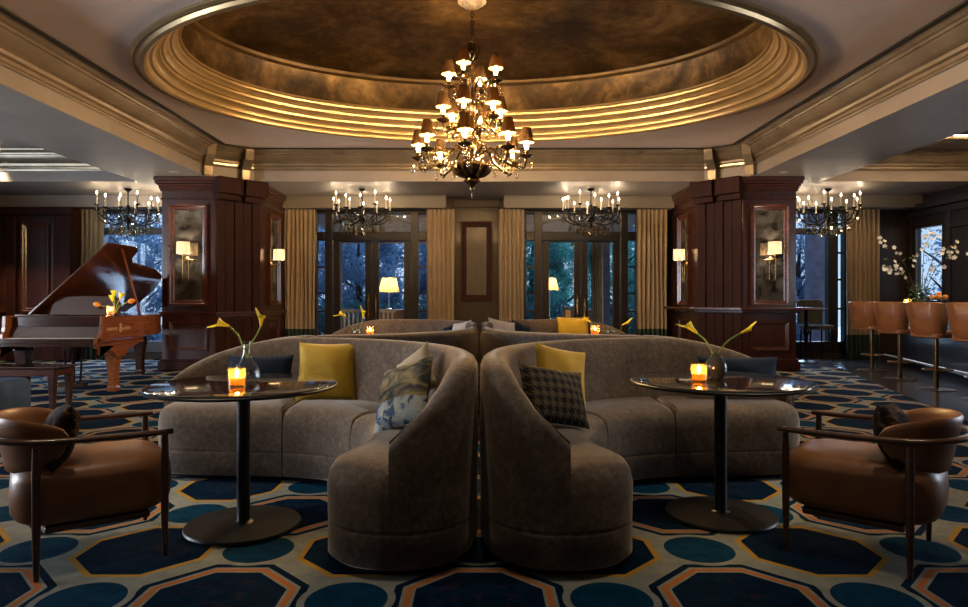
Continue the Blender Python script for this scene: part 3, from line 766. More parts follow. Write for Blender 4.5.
# ---------------------------------------------------------------- cushions
def cushion(name, label, w, h, th, mat, loc, yaw, lean, roll=0, group=None):
    """face towards local -Z after lean; w along local x, h along local y"""
    n = 14; top, bot = [], []
    vs, fs = [], []
    for side in (1, -1):
        for j in range(n+1):
            for i in range(n+1):
                u, v = -1+2*i/n, -1+2*j/n
                pu = 1-.07*(1-abs(v)**2)**1 if True else 1; pv = 1-.07*(1-abs(u)**2)
                k = max(0, (1-abs(u)**2.4)*(1-abs(v)**2.4))**.5
                vs.append((u*w/2*pu, v*h/2*pv, side*(th/2*k+.001)+.006*math.sin(5*u+3*v)*k))
    m_ = (n+1)**2
    for s in range(2):
        for j in range(n):
            for i in range(n):
                a = s*m_+j*(n+1)+i
                q = (a, a+1, a+n+2, a+n+1); fs.append(q if s == 0 else q[::-1])
    ed = [i for i in range(n+1)]+[(j*(n+1)+n) for j in range(1,n+1)]+[n*(n+1)+i for i in range(n-1,-1,-1)]+[j*(n+1) for j in range(n-1,0,-1)]
    for k in range(len(ed)):
        a, b = ed[k], ed[(k+1)%len(ed)]; fs.append((a, a+m_, b+m_, b))
    mb = MB().add(vs, fs)
    o = mb.build(name, mat, None, smooth=True)
    R = Matrix.Rotation(yaw,4,'Z') @ Matrix.Rotation(PI/2-lean,4,'X') @ Matrix.Rotation(roll,4,'Z')
    o.matrix_world = Matrix.Translation(loc) @ R
    tag(o, label, 'cushion', group); return o
R_ = math.radians
cushion('cushion', 'square mustard yellow cushion on the front left sofa, behind the table', .44, .43, .14, M['yellow'], (-1.09,4.68,.685), R_(0), R_(16))
cushion('cushion', 'navy bolster-shaped cushion behind the glass vase on front left sofa', .46, .26, .12, M['navy_c'], (-1.57,4.67,.675), R_(6), R_(16))
cushion('cushion', 'cushion printed with stormy sky and blue flowers, on front left sofa', .42, .40, .13, M['print'], (-.42,3.62,.675), R_(-48), R_(26), R_(20))
cushion('cushion', 'small beige cushion tucked behind the storm-print cushion', .30, .30, .11, M['beige_c'], (-.37,3.84,.755), R_(-46), R_(14), R_(34))
cushion('cushion', 'black and gold houndstooth cushion on the front right sofa', .47, .34, .13, M['hound'], (.42,3.62,.665), R_(38), R_(24), R_(-12))
cushion('cushion', 'yellow cushion with dark back leaning behind the houndstooth cushion', .38, .36, .12, M['yellow'], (.50,3.97,.735), R_(30), R_(16), R_(-12))
cushion('cushion', 'long navy bolster-shaped cushion at outer end of front right sofa', .56, .24, .13, M['navy_c'], (1.86,4.66,.675), R_(-6), R_(14))
cushion('cushion', 'bright yellow cushion on rear right sofa, beside the candle', .47, .40, .14, M['yellow'], (1.37,9.44,.76), R_(0), R_(14))
cushion('cushion', 'small navy cushion on rear left sofa, beside a white cushion', .30, .26, .11, M['navy_c'], (-.36,8.82,.745), R_(-38), R_(16), R_(22))
cushion('cushion', 'small navy cushion on rear right sofa, beside a white cushion', .34, .30, .11, M['navy_c'], (.56,8.86,.745), R_(38), R_(16), R_(-22))
cushion('cushion', 'white cushion on rear left sofa, next to the small navy cushion', .36, .34, .12, M['white_c'], (-.24,8.46,.755), R_(-50), R_(18), R_(10))
cushion('cushion', 'white cushion on rear right sofa, next to the small navy cushion', .50, .38, .13, M['white_c'], (.32,8.56,.755), R_(46), R_(18), R_(-10))

# ---------------------------------------------------------------- round pedestal tables
def table_at(label, x, y):
    t = thing('pedestal_table', label, 'table', (x,y,0), 0, 'round black glass pedestal tables')
    MB().lathe([(0,.003),(.292,.003),(.297,.010),(.292,.020),(.06,.026),(0,.026)], n=64).build('base', M['gunmetal'], t, smooth=35)
    MB().lathe([(0,.024),(.05,.026),(.036,.034),(.034,.04),(.034,.716),(.12,.724),(.12,.73),(0,.73)], n=28).build('column', M['gunmetal'], t, smooth=35)
    MB().lathe([(0,.73),(.47,.73),(.486,.735),(.488,.744),(.483,.748),(.47,.748),(0,.7475)], n=80).build('edge_band', M['gunmetal'], t, smooth=35)
    MB().lathe([(0,.748),(.477,.748),(.482,.751),(.480,.755),(.475,.756),(0,.756)], n=80).build('tabletop', M['black_glass'], t, smooth=35)
    return t
TB = {'FL': (-1.25,3.45), 'FR': (1.345,3.62), 'RL': (-1.40,8.15), 'RR': (1.52,8.2)}
table_at('round black glass pedestal table in front of the left sofa', *TB['FL'])
table_at('round black glass pedestal table in front of the right sofa', *TB['FR'])
table_at('round black glass pedestal table of the rear left sofa, mostly hidden', *TB['RL'])
table_at('round black glass pedestal table of the rear right sofa, mostly hidden', *TB['RR'])
TT = .7565
def votive(label, p, s=1.0, power=3.0):
    t = thing('votive_candle', label, 'candle', p, 0, 'lit votive candles in amber glass')
    r = .043*s
    MB().lathe([(0,0),(r,0),(r,.10*s),(r-.004,.10*s),(r-.004,.014),(0,.014)], n=24).build('glass_holder', M['amber'], t, smooth=40)
    MB().lathe([(0,.015),(r-.008,.015),(r-.008,.05*s),(0,.048*s)], n=20).build('wax', M['amber_wax'], t, smooth=40)
    MB().lathe([(0,.052*s),(.008*s,.06*s),(.010*s,.068*s),(.005*s,.082*s),(0,.09*s)], n=10).build('flame', M['flame'], t, smooth=True)
    l = bpy.data.lights.new('candle_light', 'POINT'); l.energy = power; l.color = (1,.55,.2); l.shadow_soft_size = .012
    o = bpy.data.objects.new('candle_light', l); COL.objects.link(o); o.parent = t; o.location = (0,0,.072*s)
    return t
votive('lit amber votive candle on the front left table', (X(237,3.30),3.30,TT), 1.0, 1.5)
votive('lit amber votive candle on the front right table', (X(699,3.50),3.50,TT), 1.0, 1.5)
votive('lit amber votive candle on rear left table, beside callas', (X(370,8.0),8.0,TT), 1.15, 1.5)
votive('lit amber votive candle on rear right table, beside yellow cushion', (X(595,8.05),8.05,TT), 1.3, 1.5)
def calla_head(mb, p, d, s, flare=1.0, side=None):
    """trumpet from p along direction d"""
    d = Vector(d).normalized(); a = d.cross(Vector((0,1,0.2))).normalized(); b = a.cross(d).normalized()
    p = Vector(p); rs = []; N = 16
    for k in range(9):
        u = k/8; r = s*(.10+.30*u**1.3*flare); ring = []
        for i in range(N):
            an = 2*PI*i/N
            tip = max(0, math.cos(an))**3
            L = s*(1.15*u + (.75*tip-.15*(1-tip))*u**2)
            rr = r*(1+.45*u**4*(.4+tip))
            ring.append(p+d*L+(a*math.cos(an)+b*math.sin(an))*rr)
        rs.append(ring)
    ins = [[q-(q-(p+d*s*1.15*(k/8)))*.10 for q in r] for k, r in enumerate(rs)]
    mb.rings(rs+ins[::-1], cap0=True, cap1=True)
    mb.tube([p+d*s*.2, p+d*s*1.0], s*.05, 6)
def calla(label, pts, head_dir, s, flare=1.0):
    o = thing('calla_lily', label, 'flower', pts[0], 0, 'yellow calla lilies')
    q = [Vector(p)-Vector(pts[0]) for p in pts]
    MB().tube(spline(q,8), [.0045]*(8*(len(q)-1))+[.006], 7).build('stem', M['stem'], o, smooth=True)
    mb = MB(); calla_head(mb, q[-1], head_dir, s, flare); mb.build('bloom', M['calla'], o, smooth=True)
    return o
def P3(px, py, Y): return U(px, py, Y)
# clear bottle vase, front left
bt = thing('glass_bottle_vase', 'clear glass bulb vase with thin neck on front left table', 'vase', (X(247,3.5),3.5,TT))
MB().lathe([(0,0),(.045,.0),(.062,.02),(.066,.05),(.058,.085),(.030,.125),(.020,.16),(.019,.215),(.022,.22),(.018,.22),(.016,.16),(.026,.125),(.054,.083),(.062,.05),(.058,.022),(.04,.006),(0,.006)], n=28).build('body', M['clear'], bt, smooth=True)
base = Vector((X(247,3.5),3.5,TT+.13))
calla('yellow calla lily leaning left in the clear glass vase', [base, P3(243,347,3.5), P3(238,335,3.5), P3(229,326,3.49)], (-1,-.2,.30), .058, 1.1)
calla('yellow calla lily standing upright right in the clear glass vase', [base+Vector((.003,.004,0)), P3(250,346,3.5), P3(256,336,3.52), P3(261,326,3.53)], (.12,-.3,1), .055, .9)
# dark round vase, front right
bt = thing('round_vase', 'dark glazed globe vase on the front right table', 'vase', (X(716,3.66),3.66,TT))
MB().lathe([(0,0),(.03,0),(.055,.03),(.062,.06),(.055,.095),(.032,.125),(.024,.138),(.020,.136),(.028,.12),(.05,.09),(.056,.06),(.05,.03),(.03,.008),(0,.008)], n=28).build('body', M['pot'], bt, smooth=True)
base = Vector((X(716,3.66),3.66,TT+.10))
calla('yellow calla lily bending left in the dark globe vase', [base, P3(712,352,3.66), P3(706,341,3.66), P3(697,333,3.65)], (-.8,-.1,.65), .068, .9)
calla('slim yellow calla bud arching right in the dark globe vase', [base+Vector((.004,.004,0)), P3(719,352,3.66), P3(728,341,3.66), P3(741,333,3.66)], (.9,0,.45), .058, .45)
# rear tables
for (px, Y, lab, hs) in ((357,8.2,'rear left table', ((346,316,(-1,0,.35),1),(363,318,(.1,-.2,1),.8))), (611,8.2,'rear right table', ((590,321,(-1,0,.4),.8),(622,325,(1,0,.45),.45)))):
    bt = thing('glass_bottle_vase', 'small glass vase of callas on the %s' % lab, 'vase', (X(px,Y),Y,TT))
    MB().lathe([(0,0),(.045,0),(.06,.03),(.055,.07),(.02,.11),(.016,.14),(.014,.14),(.018,.11),(.05,.07),(.055,.03),(.04,.006),(0,.006)], n=20).build('body', M['clear'], bt, smooth=True)
    base = Vector((X(px,Y),Y,TT+.08))
    for i, (hx, hy, d, fl_) in enumerate(hs):
        calla('yellow calla lily leaning %s in vase on the %s' % ('left' if i == 0 else 'right', lab), [base+Vector((.004*i,.003*i,0)), P3(px+(hx-px)*.25, 331, Y), P3(hx-(hx-px)*.15, hy+5, Y), P3(hx, hy, Y)], d, .088, fl_)

# ---------------------------------------------------------------- lounge armchairs
def rrect(w, d, r, n=5):
    P = []
    for cx_, cy_, a0 in ((w/2-r,d/2-r,0),(-w/2+r,d/2-r,PI/2),(-w/2+r,-d/2+r,PI),(w/2-r,-d/2+r,1.5*PI)):
        for k in range(n+1): P.append(Vector((cx_+r*math.cos(a0+PI/2*k/n), cy_+r*math.sin(a0+PI/2*k/n))))
    return P
def armchair(label, loc, rz, wd):
    t = thing('lounge_chair', label, 'armchair', loc, rz, 'tan leather lounge chairs with wooden rails')
    h = wd/2
    # seat: rounded thick pad
    P = [p+Vector((-.02,0)) for p in rrect(.65, wd-.03, .17, 9)]
    rs = []
    for z, o in ((.20,.10),(.207,.05),(.225,.018),(.255,.0),(.32,-.005),(.40,0),(.432,.014),(.455,.04),(.467,.08),(.471,.13)):
        rs.append([(p.x,p.y,z) for p in offset_poly(P, [o]*len(P))])
    MB().rings(rs).build('seat', M['leather'], t, smooth=True)
    MB().box(-.22,.20,-h+.06,h-.06,.17,.201).build('seat_rail', M['walnut'], t, bevel=.01)
    # legs
    for sx_ in (1,-1):
        for sy in (1,-1):
            x = .25*sx_; y = sy*(h+.012)
            MB().tube([(x,y,0.0),(x,y,.22),(x,y,.45),(x,y,.568)], [.011,.017,.018,.015], 10).build('leg', M['walnut'], t, smooth=True)
    # arm and back rail: one hoop
    pts = [(.285,-h-.012,.58),(.10,-h-.012,.58),(-.12,-h-.012,.585),(-.30,-h+.02,.592),(-.41,-h*.55,.60),(-.445,0,.605),(-.41,h*.55,.60),(-.30,h-.02,.592),(-.12,h+.012,.585),(.10,h+.012,.58),(.285,h+.012,.58)]
    sp = spline(pts, 6)
    MB().tube(sp, [.020 if 3 < i < len(sp)-4 else .018 for i in range(len(sp))], 10, flat=.72).build('arm_rail', M['walnut'], t, smooth=True)
    # shell back
    rs = []
    NA = 28
    for k in range(NA+1):
        a = -1.0+2*k/NA
        an = PI + a*R_(92)
        cx_, cy_ = math.cos(an), math.sin(an)
        taper = max(0.0, 1-abs(a)**3.2)
        zt = .585+.088*taper**.45; zb = .585-.15*taper**.6
        ring = []
        M_ = 7
        def pos(v, o):
            z = zb+(zt-zb)*v
            r = .285+.075*(z-.43)/.3 + o
            x = -.13+cx_*r*.82; y = cy_*(r*.88)*(h/.30)
            return (x, y, z)
        inner = [pos(v/M_, -.024) for v in range(M_+1)]; outer = [pos(v/M_, .0) for v in range(M_+1)]
        ring = [pos(-.03,-.012)]+inner+[pos(1.05,-.012)]+outer[::-1]
        rs.append(ring)
    MB().rings(rs).build('backrest', M['leather'], t, smooth=70)
    return t
c1 = armchair('tan leather lounge chair with wooden hoop rail, beside the left table', (-1.855,3.16,0), R_(35), .58)
c2 = armchair('tan leather lounge chair with wooden hoop rail, beside the right table', (1.858,3.18,0), R_(139), .58)
cushion('cushion', 'dark floral cushion in the left tan leather lounge chair', .33, .30, .14, M['floral'], (-1.935,2.995,.575), R_(35+270), R_(16), R_(5))
cushion('cushion', 'dark plain-patterned cushion in the right tan leather lounge chair', .33, .30, .14, M['floral'], (1.925,3.005,.575), R_(139-90+360), R_(16), R_(-5))
# blue upholstered stool at the left edge
ot = thing('ottoman', 'blue grey upholstered ottoman at left edge, in front of the piano bench', 'ottoman', (-4.48,5.6,0))
def pad(w, d, r, prof):
    P = rrect(w, d, r); return MB().rings([[(p.x,p.y,z) for p in offset_poly(P, [o]*len(P))] for z, o in prof])
pad(.9,.6,.08,((.10,.01),(.12,0),(.44,0),(.48,.012),(.50,.04),(.505,.07))).build('seat', M['blue_up'], ot, smooth=True)
for sx_ in (-1,1):
    for sy in (-1,1): MB().tube([(sx_*.36,sy*.22,0),(sx_*.36,sy*.22,.11)], [.015,.022], 8).build('leg', M['walnut'], ot, smooth=True)
# ---------------------------------------------------------------- grand piano
px0, px1, py0 = -5.97, -4.70, 8.0
pn = thing('grand_piano', 'brown mahogany grand piano with raised lid, left of the room', 'piano', (px0, py0, 0))
# local: x from the spine (0) to treble side (W), y from the keyboard back
W = px1-px0
side = spline([(W,1.12,0),(W-.02,1.35,0),(W-.06,1.62,0),(W-.17,1.95,0),(W-.33,2.25,0),(W-.46,2.52,0),(W-.62,2.78,0),(W-.86,2.92,0),(.12,2.92,0)], 5)
foot = [(0,.36),(W,.36)]+[(p.x,p.y) for p in side]+[(0,2.86)]
MB().prism(foot, .70, .985).build('rim', M['piano'], pn, bevel=.006)
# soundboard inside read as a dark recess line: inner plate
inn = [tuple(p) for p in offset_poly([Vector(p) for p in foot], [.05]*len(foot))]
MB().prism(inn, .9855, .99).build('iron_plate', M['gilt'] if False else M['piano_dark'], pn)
# keyboard arms: shaped side cheeks (treble cheek carries the lettering)
chk = [(0.0,.60),(.0,.72),(.03,.735),(.05,.52),(.09,.775),(.12,.80),(.13,.86),(.14,1.0),(.37,1.0),(.37,.60)]
for xx, nm in ((W-.045,'cheek'),(0,'cheek')):
    rs = [[(xx+d, y, z) for y, z in chk] for d in (0,.045)]
    MB().rings(rs).build(nm, M['piano'], pn, bevel=.004)
MB().box(.045, W-.045, .01, .37, .62, .70).build('key_bed', M['piano_dark'], pn, bevel=.006)
MB().box(.05, W-.05, .0, .03, .66, .722).build('key_slip', M['piano_dark'], pn, bevel=.006)
k = MB()
for i in range(52):
    a = .10+(W-.2)*i/52; k.box(a+.0006, a+(W-.2)/52-.0006, .03, .17, .70, .724)
k.build('keyboard', M['keys'], pn)
MB().add([(.05,.165,.70),(W-.05,.165,.70),(W-.05,.23,.86),(.05,.23,.86),(.05,.20,.70),(W-.05,.20,.70),(W-.05,.26,.86),(.05,.26,.86)],[(0,1,2,3),(7,6,5,4),(0,3,7,4),(1,5,6,2),(3,2,6,7),(0,4,5,1)]).build('fallboard', M['piano_dark'], pn)
MB().box(.05, W-.05, .24, .37, .86, .99).build('name_board', M['piano_dark'], pn, bevel=.006)
# moulding band along the case foot
MB().box(W-.002, W+.012, .02, 1.08, .655, .675).box(W-.045, W+.008, .0, 1.10, .62, .654).build('side_moulding', M['piano'], pn, bevel=.004)
MB().box(W-.002, W+.012, .02, 1.08, .62, .69).build('side_panel', M['piano'], pn, bevel=.004)
# music desk with scooped corners
md = [(-.46,0),(.46,0),(.46,.13),(.43,.17),(.41,.22),(.36,.245),(0,.255),(-.36,.245),(-.41,.22),(-.43,.17),(-.46,.13)]
rs = [[(W*.5+.1+u, .62+.10*z/.25+d, 1.0+z) for u, z in md] for d in (0,.022)]
MB().rings(rs).build('music_desk', M['piano_dark'], pn, bevel=.004)
# lid, hinged on the spine
ang = R_(42)
def lidp(y, v, h=0): return (v*math.cos(ang)-h*math.sin(ang)+.0, y, 1.0+v*math.sin(ang)+h*math.cos(ang))
lo = [(.62,0),(.62,1.42),(1.36,1.42),(1.46,1.36),(1.52,1.2),(1.66,1.12),(1.95,1.09),(2.5,1.02),(2.8,.93),(3.02,.78),(3.12,.56),(3.1,.25),(2.97,0)]
rs = [[lidp(y, v, h) for y, v in lo] for h in (.0,.022)]
MB().rings(rs).build('lid', M['piano_lid'], pn, bevel=.004)
MB().box(0,.5,.36,.98,.991,1.012).build('front_lid_flap', M['piano_dark'], pn, bevel=.004)
a = Vector((W-.05,1.12,.99)); b = Vector(lidp(1.02,1.36,-.004))
MB().tube([a, b], .014, 8).build('prop_stick', M['piano'], pn)
def pleg(x, y, m):
    pr = [(.0,.055),(.05,.06),(.08,.05),(.30,.055),(.50,.078),(.56,.085),(.60,.075),(.625,.12)]
    return MB().rings([[(x+sx_*r, y+sy*r, z) for sx_, sy in ((-1,-1),(1,-1),(1,1),(-1,1))] for z, r in [(max(z,0), r) for z, r in pr]]).build('leg', m, pn, bevel=.008)
pleg(W-.11, .55, M['piano']); pleg(.12, .36, M['piano_dark']); pleg(W-.80, 2.55, M['piano_dark'])
pleg(W-.12, 1.75, M['piano_dark']) if False else None
br = MB().rings([[(W-.045+dx, y, z) for y, z in ((.06,.62),(.22,.58),(.38,.53),(.45,.46),(.65,.46),(.72,.54),(1.05,.62))] for dx in (-.03,.04)])
br.build('leg_bracket', M['piano'], pn, bevel=.004)
MB().tube([(W*.5,.55,.62),(W*.5,.55,.10)], .022, 8).tube([(W*.5-.12,.55,.62),(W*.5-.09,.55,.10)], .014, 8).tube([(W*.5+.12,.55,.62),(W*.5+.09,.55,.10)], .014, 8).box(W*.5-.16,W*.5+.16,.48,.60,.06,.11).build('pedal_lyre', M['piano_dark'], pn)
pd = MB()
for d in (-.07,0,.07): pd.box(W*.5+d-.016, W*.5+d+.016, .36, .48, .07,.082)
pd.build('pedal', M['brass'], pn)
# gilt lettering and lyre on the treble side
def text(body, size, name, parent, M4, mat, align='CENTER'):
    cu = bpy.data.curves.new(name, 'FONT'); cu.body = body; cu.size = size; cu.align_x = align; cu.extrude = .0008
    o = bpy.data.objects.new(name, cu); COL.objects.link(o)
    dg = bpy.context.evaluated_depsgraph_get(); me = bpy.data.meshes.new_from_object(o.evaluated_get(dg)); bpy.data.objects.remove(o)
    o = bpy.data.objects.new(name, me); me.materials.append(mat); COL.objects.link(o); o.parent = parent; o.matrix_local = M4; return o
RX = Matrix(((0,0,1,0),(1,0,0,0),(0,1,0,0),(0,0,0,1)))       # text plane -> plane facing +x, reading along +y
text('STEINWAY', .052, 'lettering', pn, Matrix.Translation((W+.003,.33,.81)) @ RX, M['gilt'])
text('& SONS', .052, 'lettering', pn, Matrix.Translation((W+.003,.66,.81)) @ RX, M['gilt'])
ly = MB()
for s in (-1,1): ly.tube(spline([(W+.003,.52+s*.008,.79),(W+.003,.52+s*.03,.815),(W+.003,.52+s*.012,.85),(W+.003,.52+s*.03,.885)],5), .004, 6)
ly.tube([(W+.003,.505,.785),(W+.003,.535,.785)], .004, 6).tube([(W+.003,.515,.80),(W+.003,.515,.90)], .002, 5).tube([(W+.003,.525,.80),(W+.003,.525,.90)], .002, 5)
ly.build('lyre_emblem', M['gilt'], pn)
# bench
bn = thing('piano_bench', 'mahogany piano bench with flat seat, before the keyboard', 'bench', (-5.12,7.2,0))
MB().box(-.56,.56,-.19,.19,.45,.475).build('seat', M['piano_dark'], bn, bevel=.008)
MB().box(-.53,.53,-.17,.17,.37,.449).build('apron', M['mahog_h'], bn, bevel=.006)
for sx_ in (-1,1):
    for sy in (-1,1): MB().rings([[(sx_*.49+a_*r, sy*.14+b_*r, z) for a_, b_ in ((-1,-1),(1,-1),(1,1),(-1,1))] for z, r in ((0,.022),(.37,.035))]).build('leg', M['mahog'], bn, bevel=.004)
# posy and candle on the piano
pz = (-4.80, 8.72, 1.0)
votive('lit votive candle on the piano, in front of flowers', (-4.79,8.45,1.001), 1.15, 2.5)
fp = thing('flower_bowl', 'low glass bowl of yellow and orange tulips on the piano', 'flowers', (-4.83,8.62,1.001))
MB().lathe([(0,0),(.05,0),(.075,.05),(.07,.10),(.075,.115),(.07,.115),(.063,.10),(.068,.05),(.045,.008),(0,.008)], n=20).build('bowl', M['clear'], fp, smooth=True)
for i, (dx, dz, m) in enumerate(((-.20,.13,'tulip'),(.185,.175,'tulip'),(-.01,.24,'calla'),(.07,.21,'calla'),(-.03,.18,'calla'))):
    s = MB().tube(spline([(dx*.1,0,.03),(dx*.3,0,.11),(dx*.75,0,dz*.9),(dx,0,dz)],5), .006, 6).build('stem', M['stem'], fp, smooth=True)
    h = MB(); d = Vector((dx, 0, .05 if m == 'tulip' else .25)).normalized()
    q = Vector((0,0,1)).rotation_difference(d).to_matrix().to_4x4()
    h.lathe([(0,-.01),(.022,.0),(.034,.03),(.03,.06),(.012,.085),(0,.09)] if m == 'tulip' else [(0,0),(.014,.01),(.026,.05),(.040,.085),(.02,.08),(0,.03)], n=12).xf(Matrix.Translation((dx,0,dz)) @ q)
    h.build('bloom', M[m], fp, smooth=True)
# ---------------------------------------------------------------- bar
bc = thing('bar_counter', 'dark bar counter along the right side, behind the stools', 'bar', (7.3,9.6,0))
bf = [(6.35,6.6),(6.72,8.5),(7.05,9.75),(7.42,11.1),(7.62,11.9),(8.1,11.9),(8.1,6.6)]
loc = lambda P: [(x-7.3, y-9.6) for x, y in P]
MB().prism(loc(off_foot(bf,-.06)), .10, 1.06).build('body', M['bar_dark'], bc, bevel=.01)
MB().prism(loc(off_foot(bf,-.10)), .006, .10).build('plinth', M['plinth'], bc)
MB().prism(loc(off_foot(bf,.05)), 1.06, 1.105).build('counter_top', M['black_glass'], bc, bevel=.006)
pth = [(p[0]-7.3-.05-.14, p[1]-9.6, .2) for p in bf[:5]]
MB().tube(pth, .02, 8).build('foot_rail', M['bronze_pole'], bc, smooth=True)
def stool(label, x, y, rz):
    t = thing('bar_stool', label, 'bar stool', (x,y,.0), rz, 'cognac leather bar stools along the counter')
    MB().lathe([(0,.007),(.22,.007),(.222,.013),(.06,.022),(.03,.03),(0,.03)], n=32).build('base', M['bronze_pole'], t, smooth=35)
    MB().tube([(0,0,.03),(0,0,.70)], .030, 14).build('pole', M['bronze_pole'], t, smooth=True)
    fr = MB()
    fr.tube([(.17*math.cos(2*PI*k/24)+.03, .17*math.sin(2*PI*k/24), .27) for k in range(25)], .010, 6).tube([(0,0,.27),(.2,0,.27)], .009, 6).tube([(0,0,.27),(-.02,.168,.27)], .009, 6).tube([(0,0,.27),(-.02,-.168,.27)], .009, 6)
    fr.build('footrest', M['bronze_pole'], t, smooth=True)
    P = [p+Vector((-.07,0)) for p in rrect(.40,.42,.09)]
    MB().rings([[(p.x+.0,p.y,z) for p in offset_poly(P, [o]*len(P))] for z, o in ((.70,.03),(.71,.005),(.75,0),(.78,.01),(.795,.05))]).build('seat', M['leather_bar'], t, smooth=True)
    rs = []
    for k in range(21):
        a = -1+2*k/20; an = PI+a*R_(86)
        def pos(z, o):
            r = .20+.072*(z-.72)/.46+o
            c, s = math.cos(an), math.sin(an)
            e = .55
            return (r*abs(c)**e*(-1 if c < 0 else 1)*.92-.09, r*abs(s)**e*(1 if s > 0 else -1)*1.0, z)
        zt = 1.175-.03*abs(a)**3
        rs.append([pos(.74,-.03),pos(.96,-.03),pos(zt-.01,-.03),pos(zt,-.015),pos(zt-.01,0),pos(.96,.0),pos(.74,0),pos(.72,-.015)])
    MB().rings(rs).build('backrest', M['leather_bar'], t, smooth=60)
    rs = [rs[0], rs[-1]]
    for r in rs:
        MB().tube([r[0],r[1],r[2],r[3],r[4],r[5],r[6]], .009, 6).build('piping', M['piping'], t)
    return t
for lab, x, y, a in (('farthest cognac leather bar stool, nearest the grey-gold curtain',6.68,11.05,24),('second cognac bar stool from the curtain',6.315,9.75,24),
                  ('third cognac bar stool from the curtain, second from right edge',6.12,8.7,24),('nearest cognac bar stool, cut off by right edge of the picture',6.02,7.8,24)):
    stool(lab, x, y, R_(a))
# things on the bar
BT = 1.106
votive('lit votive candle on the bar, left of blossom vase', (X(907,10.9),10.9,BT), 1.1, 2.5)
vx, vy = X(921,10.7), 10.7
vs_ = thing('blossom_vase', 'leafy glass vase holding white blossom branches on the bar', 'vase', (vx,vy,BT))
MB().lathe([(0,0),(.06,0),(.085,.06),(.09,.15),(.075,.24),(.085,.27),(.08,.27),(.07,.24),(.084,.15),(.08,.06),(.055,.01),(0,.01)], n=20).build('vase_body', M['clear'], vs_, smooth=True)
def leaf_quad(c, r, rng):
    d = Vector((rng.uniform(-1,1),rng.uniform(-1,1),rng.uniform(-1,1))).normalized(); e = d.orthogonal().normalized(); n = d.cross(e)
    w = r*.5
    return [c-d*r, c+e*w+n*r*.15, c+d*r, c-e*w+n*r*.15]
rng = random.Random(4)
mb = MB()
for k in range(150):
    c = Vector((rng.gauss(0,.075), rng.gauss(0,.075), .17+rng.gauss(0,.11)))
    mb.add(leaf_quad(c, rng.uniform(.02,.045), rng), [(0,1,2,3)])
mb.build('foliage', M['leafy'], vs_, recalc=False)
brs = [((921,283),(905,262),(890,244),(884,238)), ((921,283),(900,271),(885,268),(877,269)), ((921,283),(922,255),(928,240),(937,232)), ((921,283),(938,268),(955,258),(972,252)), ((921,283),(915,262),(909,254),(905,246)),((921,283),(930,262),(945,250),(960,243)),((921,283),(908,275),(896,272),(889,267))]
for bi, br_ in enumerate(brs):
    b = thing('blossom_branch', ['white blossom branch rising highest left from bar vase','white blossom branch reaching lowest left from bar vase','white blossom branch rising straight up above the bar vase','blossom branch stretching far right from the bar vase','short white blossom branch left of centre in bar vase','blossom branch rising right from the bar vase','small drooping white blossom branch left of the bar vase'][bi], 'branch', (vx,vy,BT+.12), 0, 'white blossom branches in the bar vase')
    q = [U(px,py,vy)+Vector((0, .05*math.sin(bi*2.1+i)*i, 0))-Vector((vx,vy,BT+.12)) for i, (px,py) in enumerate(br_)]; q[0] = Vector((.01*math.sin(bi),.01*math.cos(bi),-.05))
    sp = spline(q, 6)
    MB().tube(sp, [.006-.004*i/len(sp) for i in range(len(sp))], 5).build('twig', M['twig'], b)
    for k in range(13 if bi != 4 else 8):
        c = sp[int(len(sp)*(.35+.62*k/13))] + Vector((rng.gauss(0,.05),rng.gauss(0,.05),rng.gauss(0,.045)))
        if rng.random() < .62:
            r = rng.uniform(.028,.045); ax = Vector((rng.uniform(-.5,.5),-1,rng.uniform(-.3,.8))).normalized(); e = ax.orthogonal().normalized(); g = ax.cross(e)
            fl_ = MB()
            for pth_ in range(5):
                an = 2*PI*pth_/5; d = e*math.cos(an)+g*math.sin(an); s_ = ax.cross(d)
                fl_.add([c, c+d*r*.6+s_*r*.38+ax*.006, c+d*r+ax*.010, c+d*r*.6-s_*r*.38+ax*.006], [(0,1,2,3)])
            fl_.build('blossom', M['blossom'], b, recalc=False)
        else: MB().add(leaf_quad(c, rng.uniform(.025,.045), rng), [(0,1,2,3)]).build('leaf', M['leafy'], b, recalc=False)
cs = thing('cake_stand', 'dark footed stand of oranges on the bar', 'fruit stand', (X(939,10.2),10.2,BT))
MB().lathe([(0,0),(.07,0),(.07,.01),(.02,.025),(.018,.07),(.03,.085),(.19,.095),(.20,.105),(.195,.11),(0,.10)], n=28).build('stand', M['iron'], cs, smooth=35)
for k in range(7):
    a = 2*PI*k/6; r = .095 if k < 6 else 0; z = BT+.108+.034+(0 if k < 6 else .045)
    o = MB().sphere((0,0,0), .036, 12, 8).build('orange', M['orange'], None, smooth=True, loc=(X(939,10.2)+r*math.cos(a), 10.2+r*math.sin(a), z))
    tag(o, 'small orange heaped on the dark footed stand', 'orange', 'oranges on the bar stand')
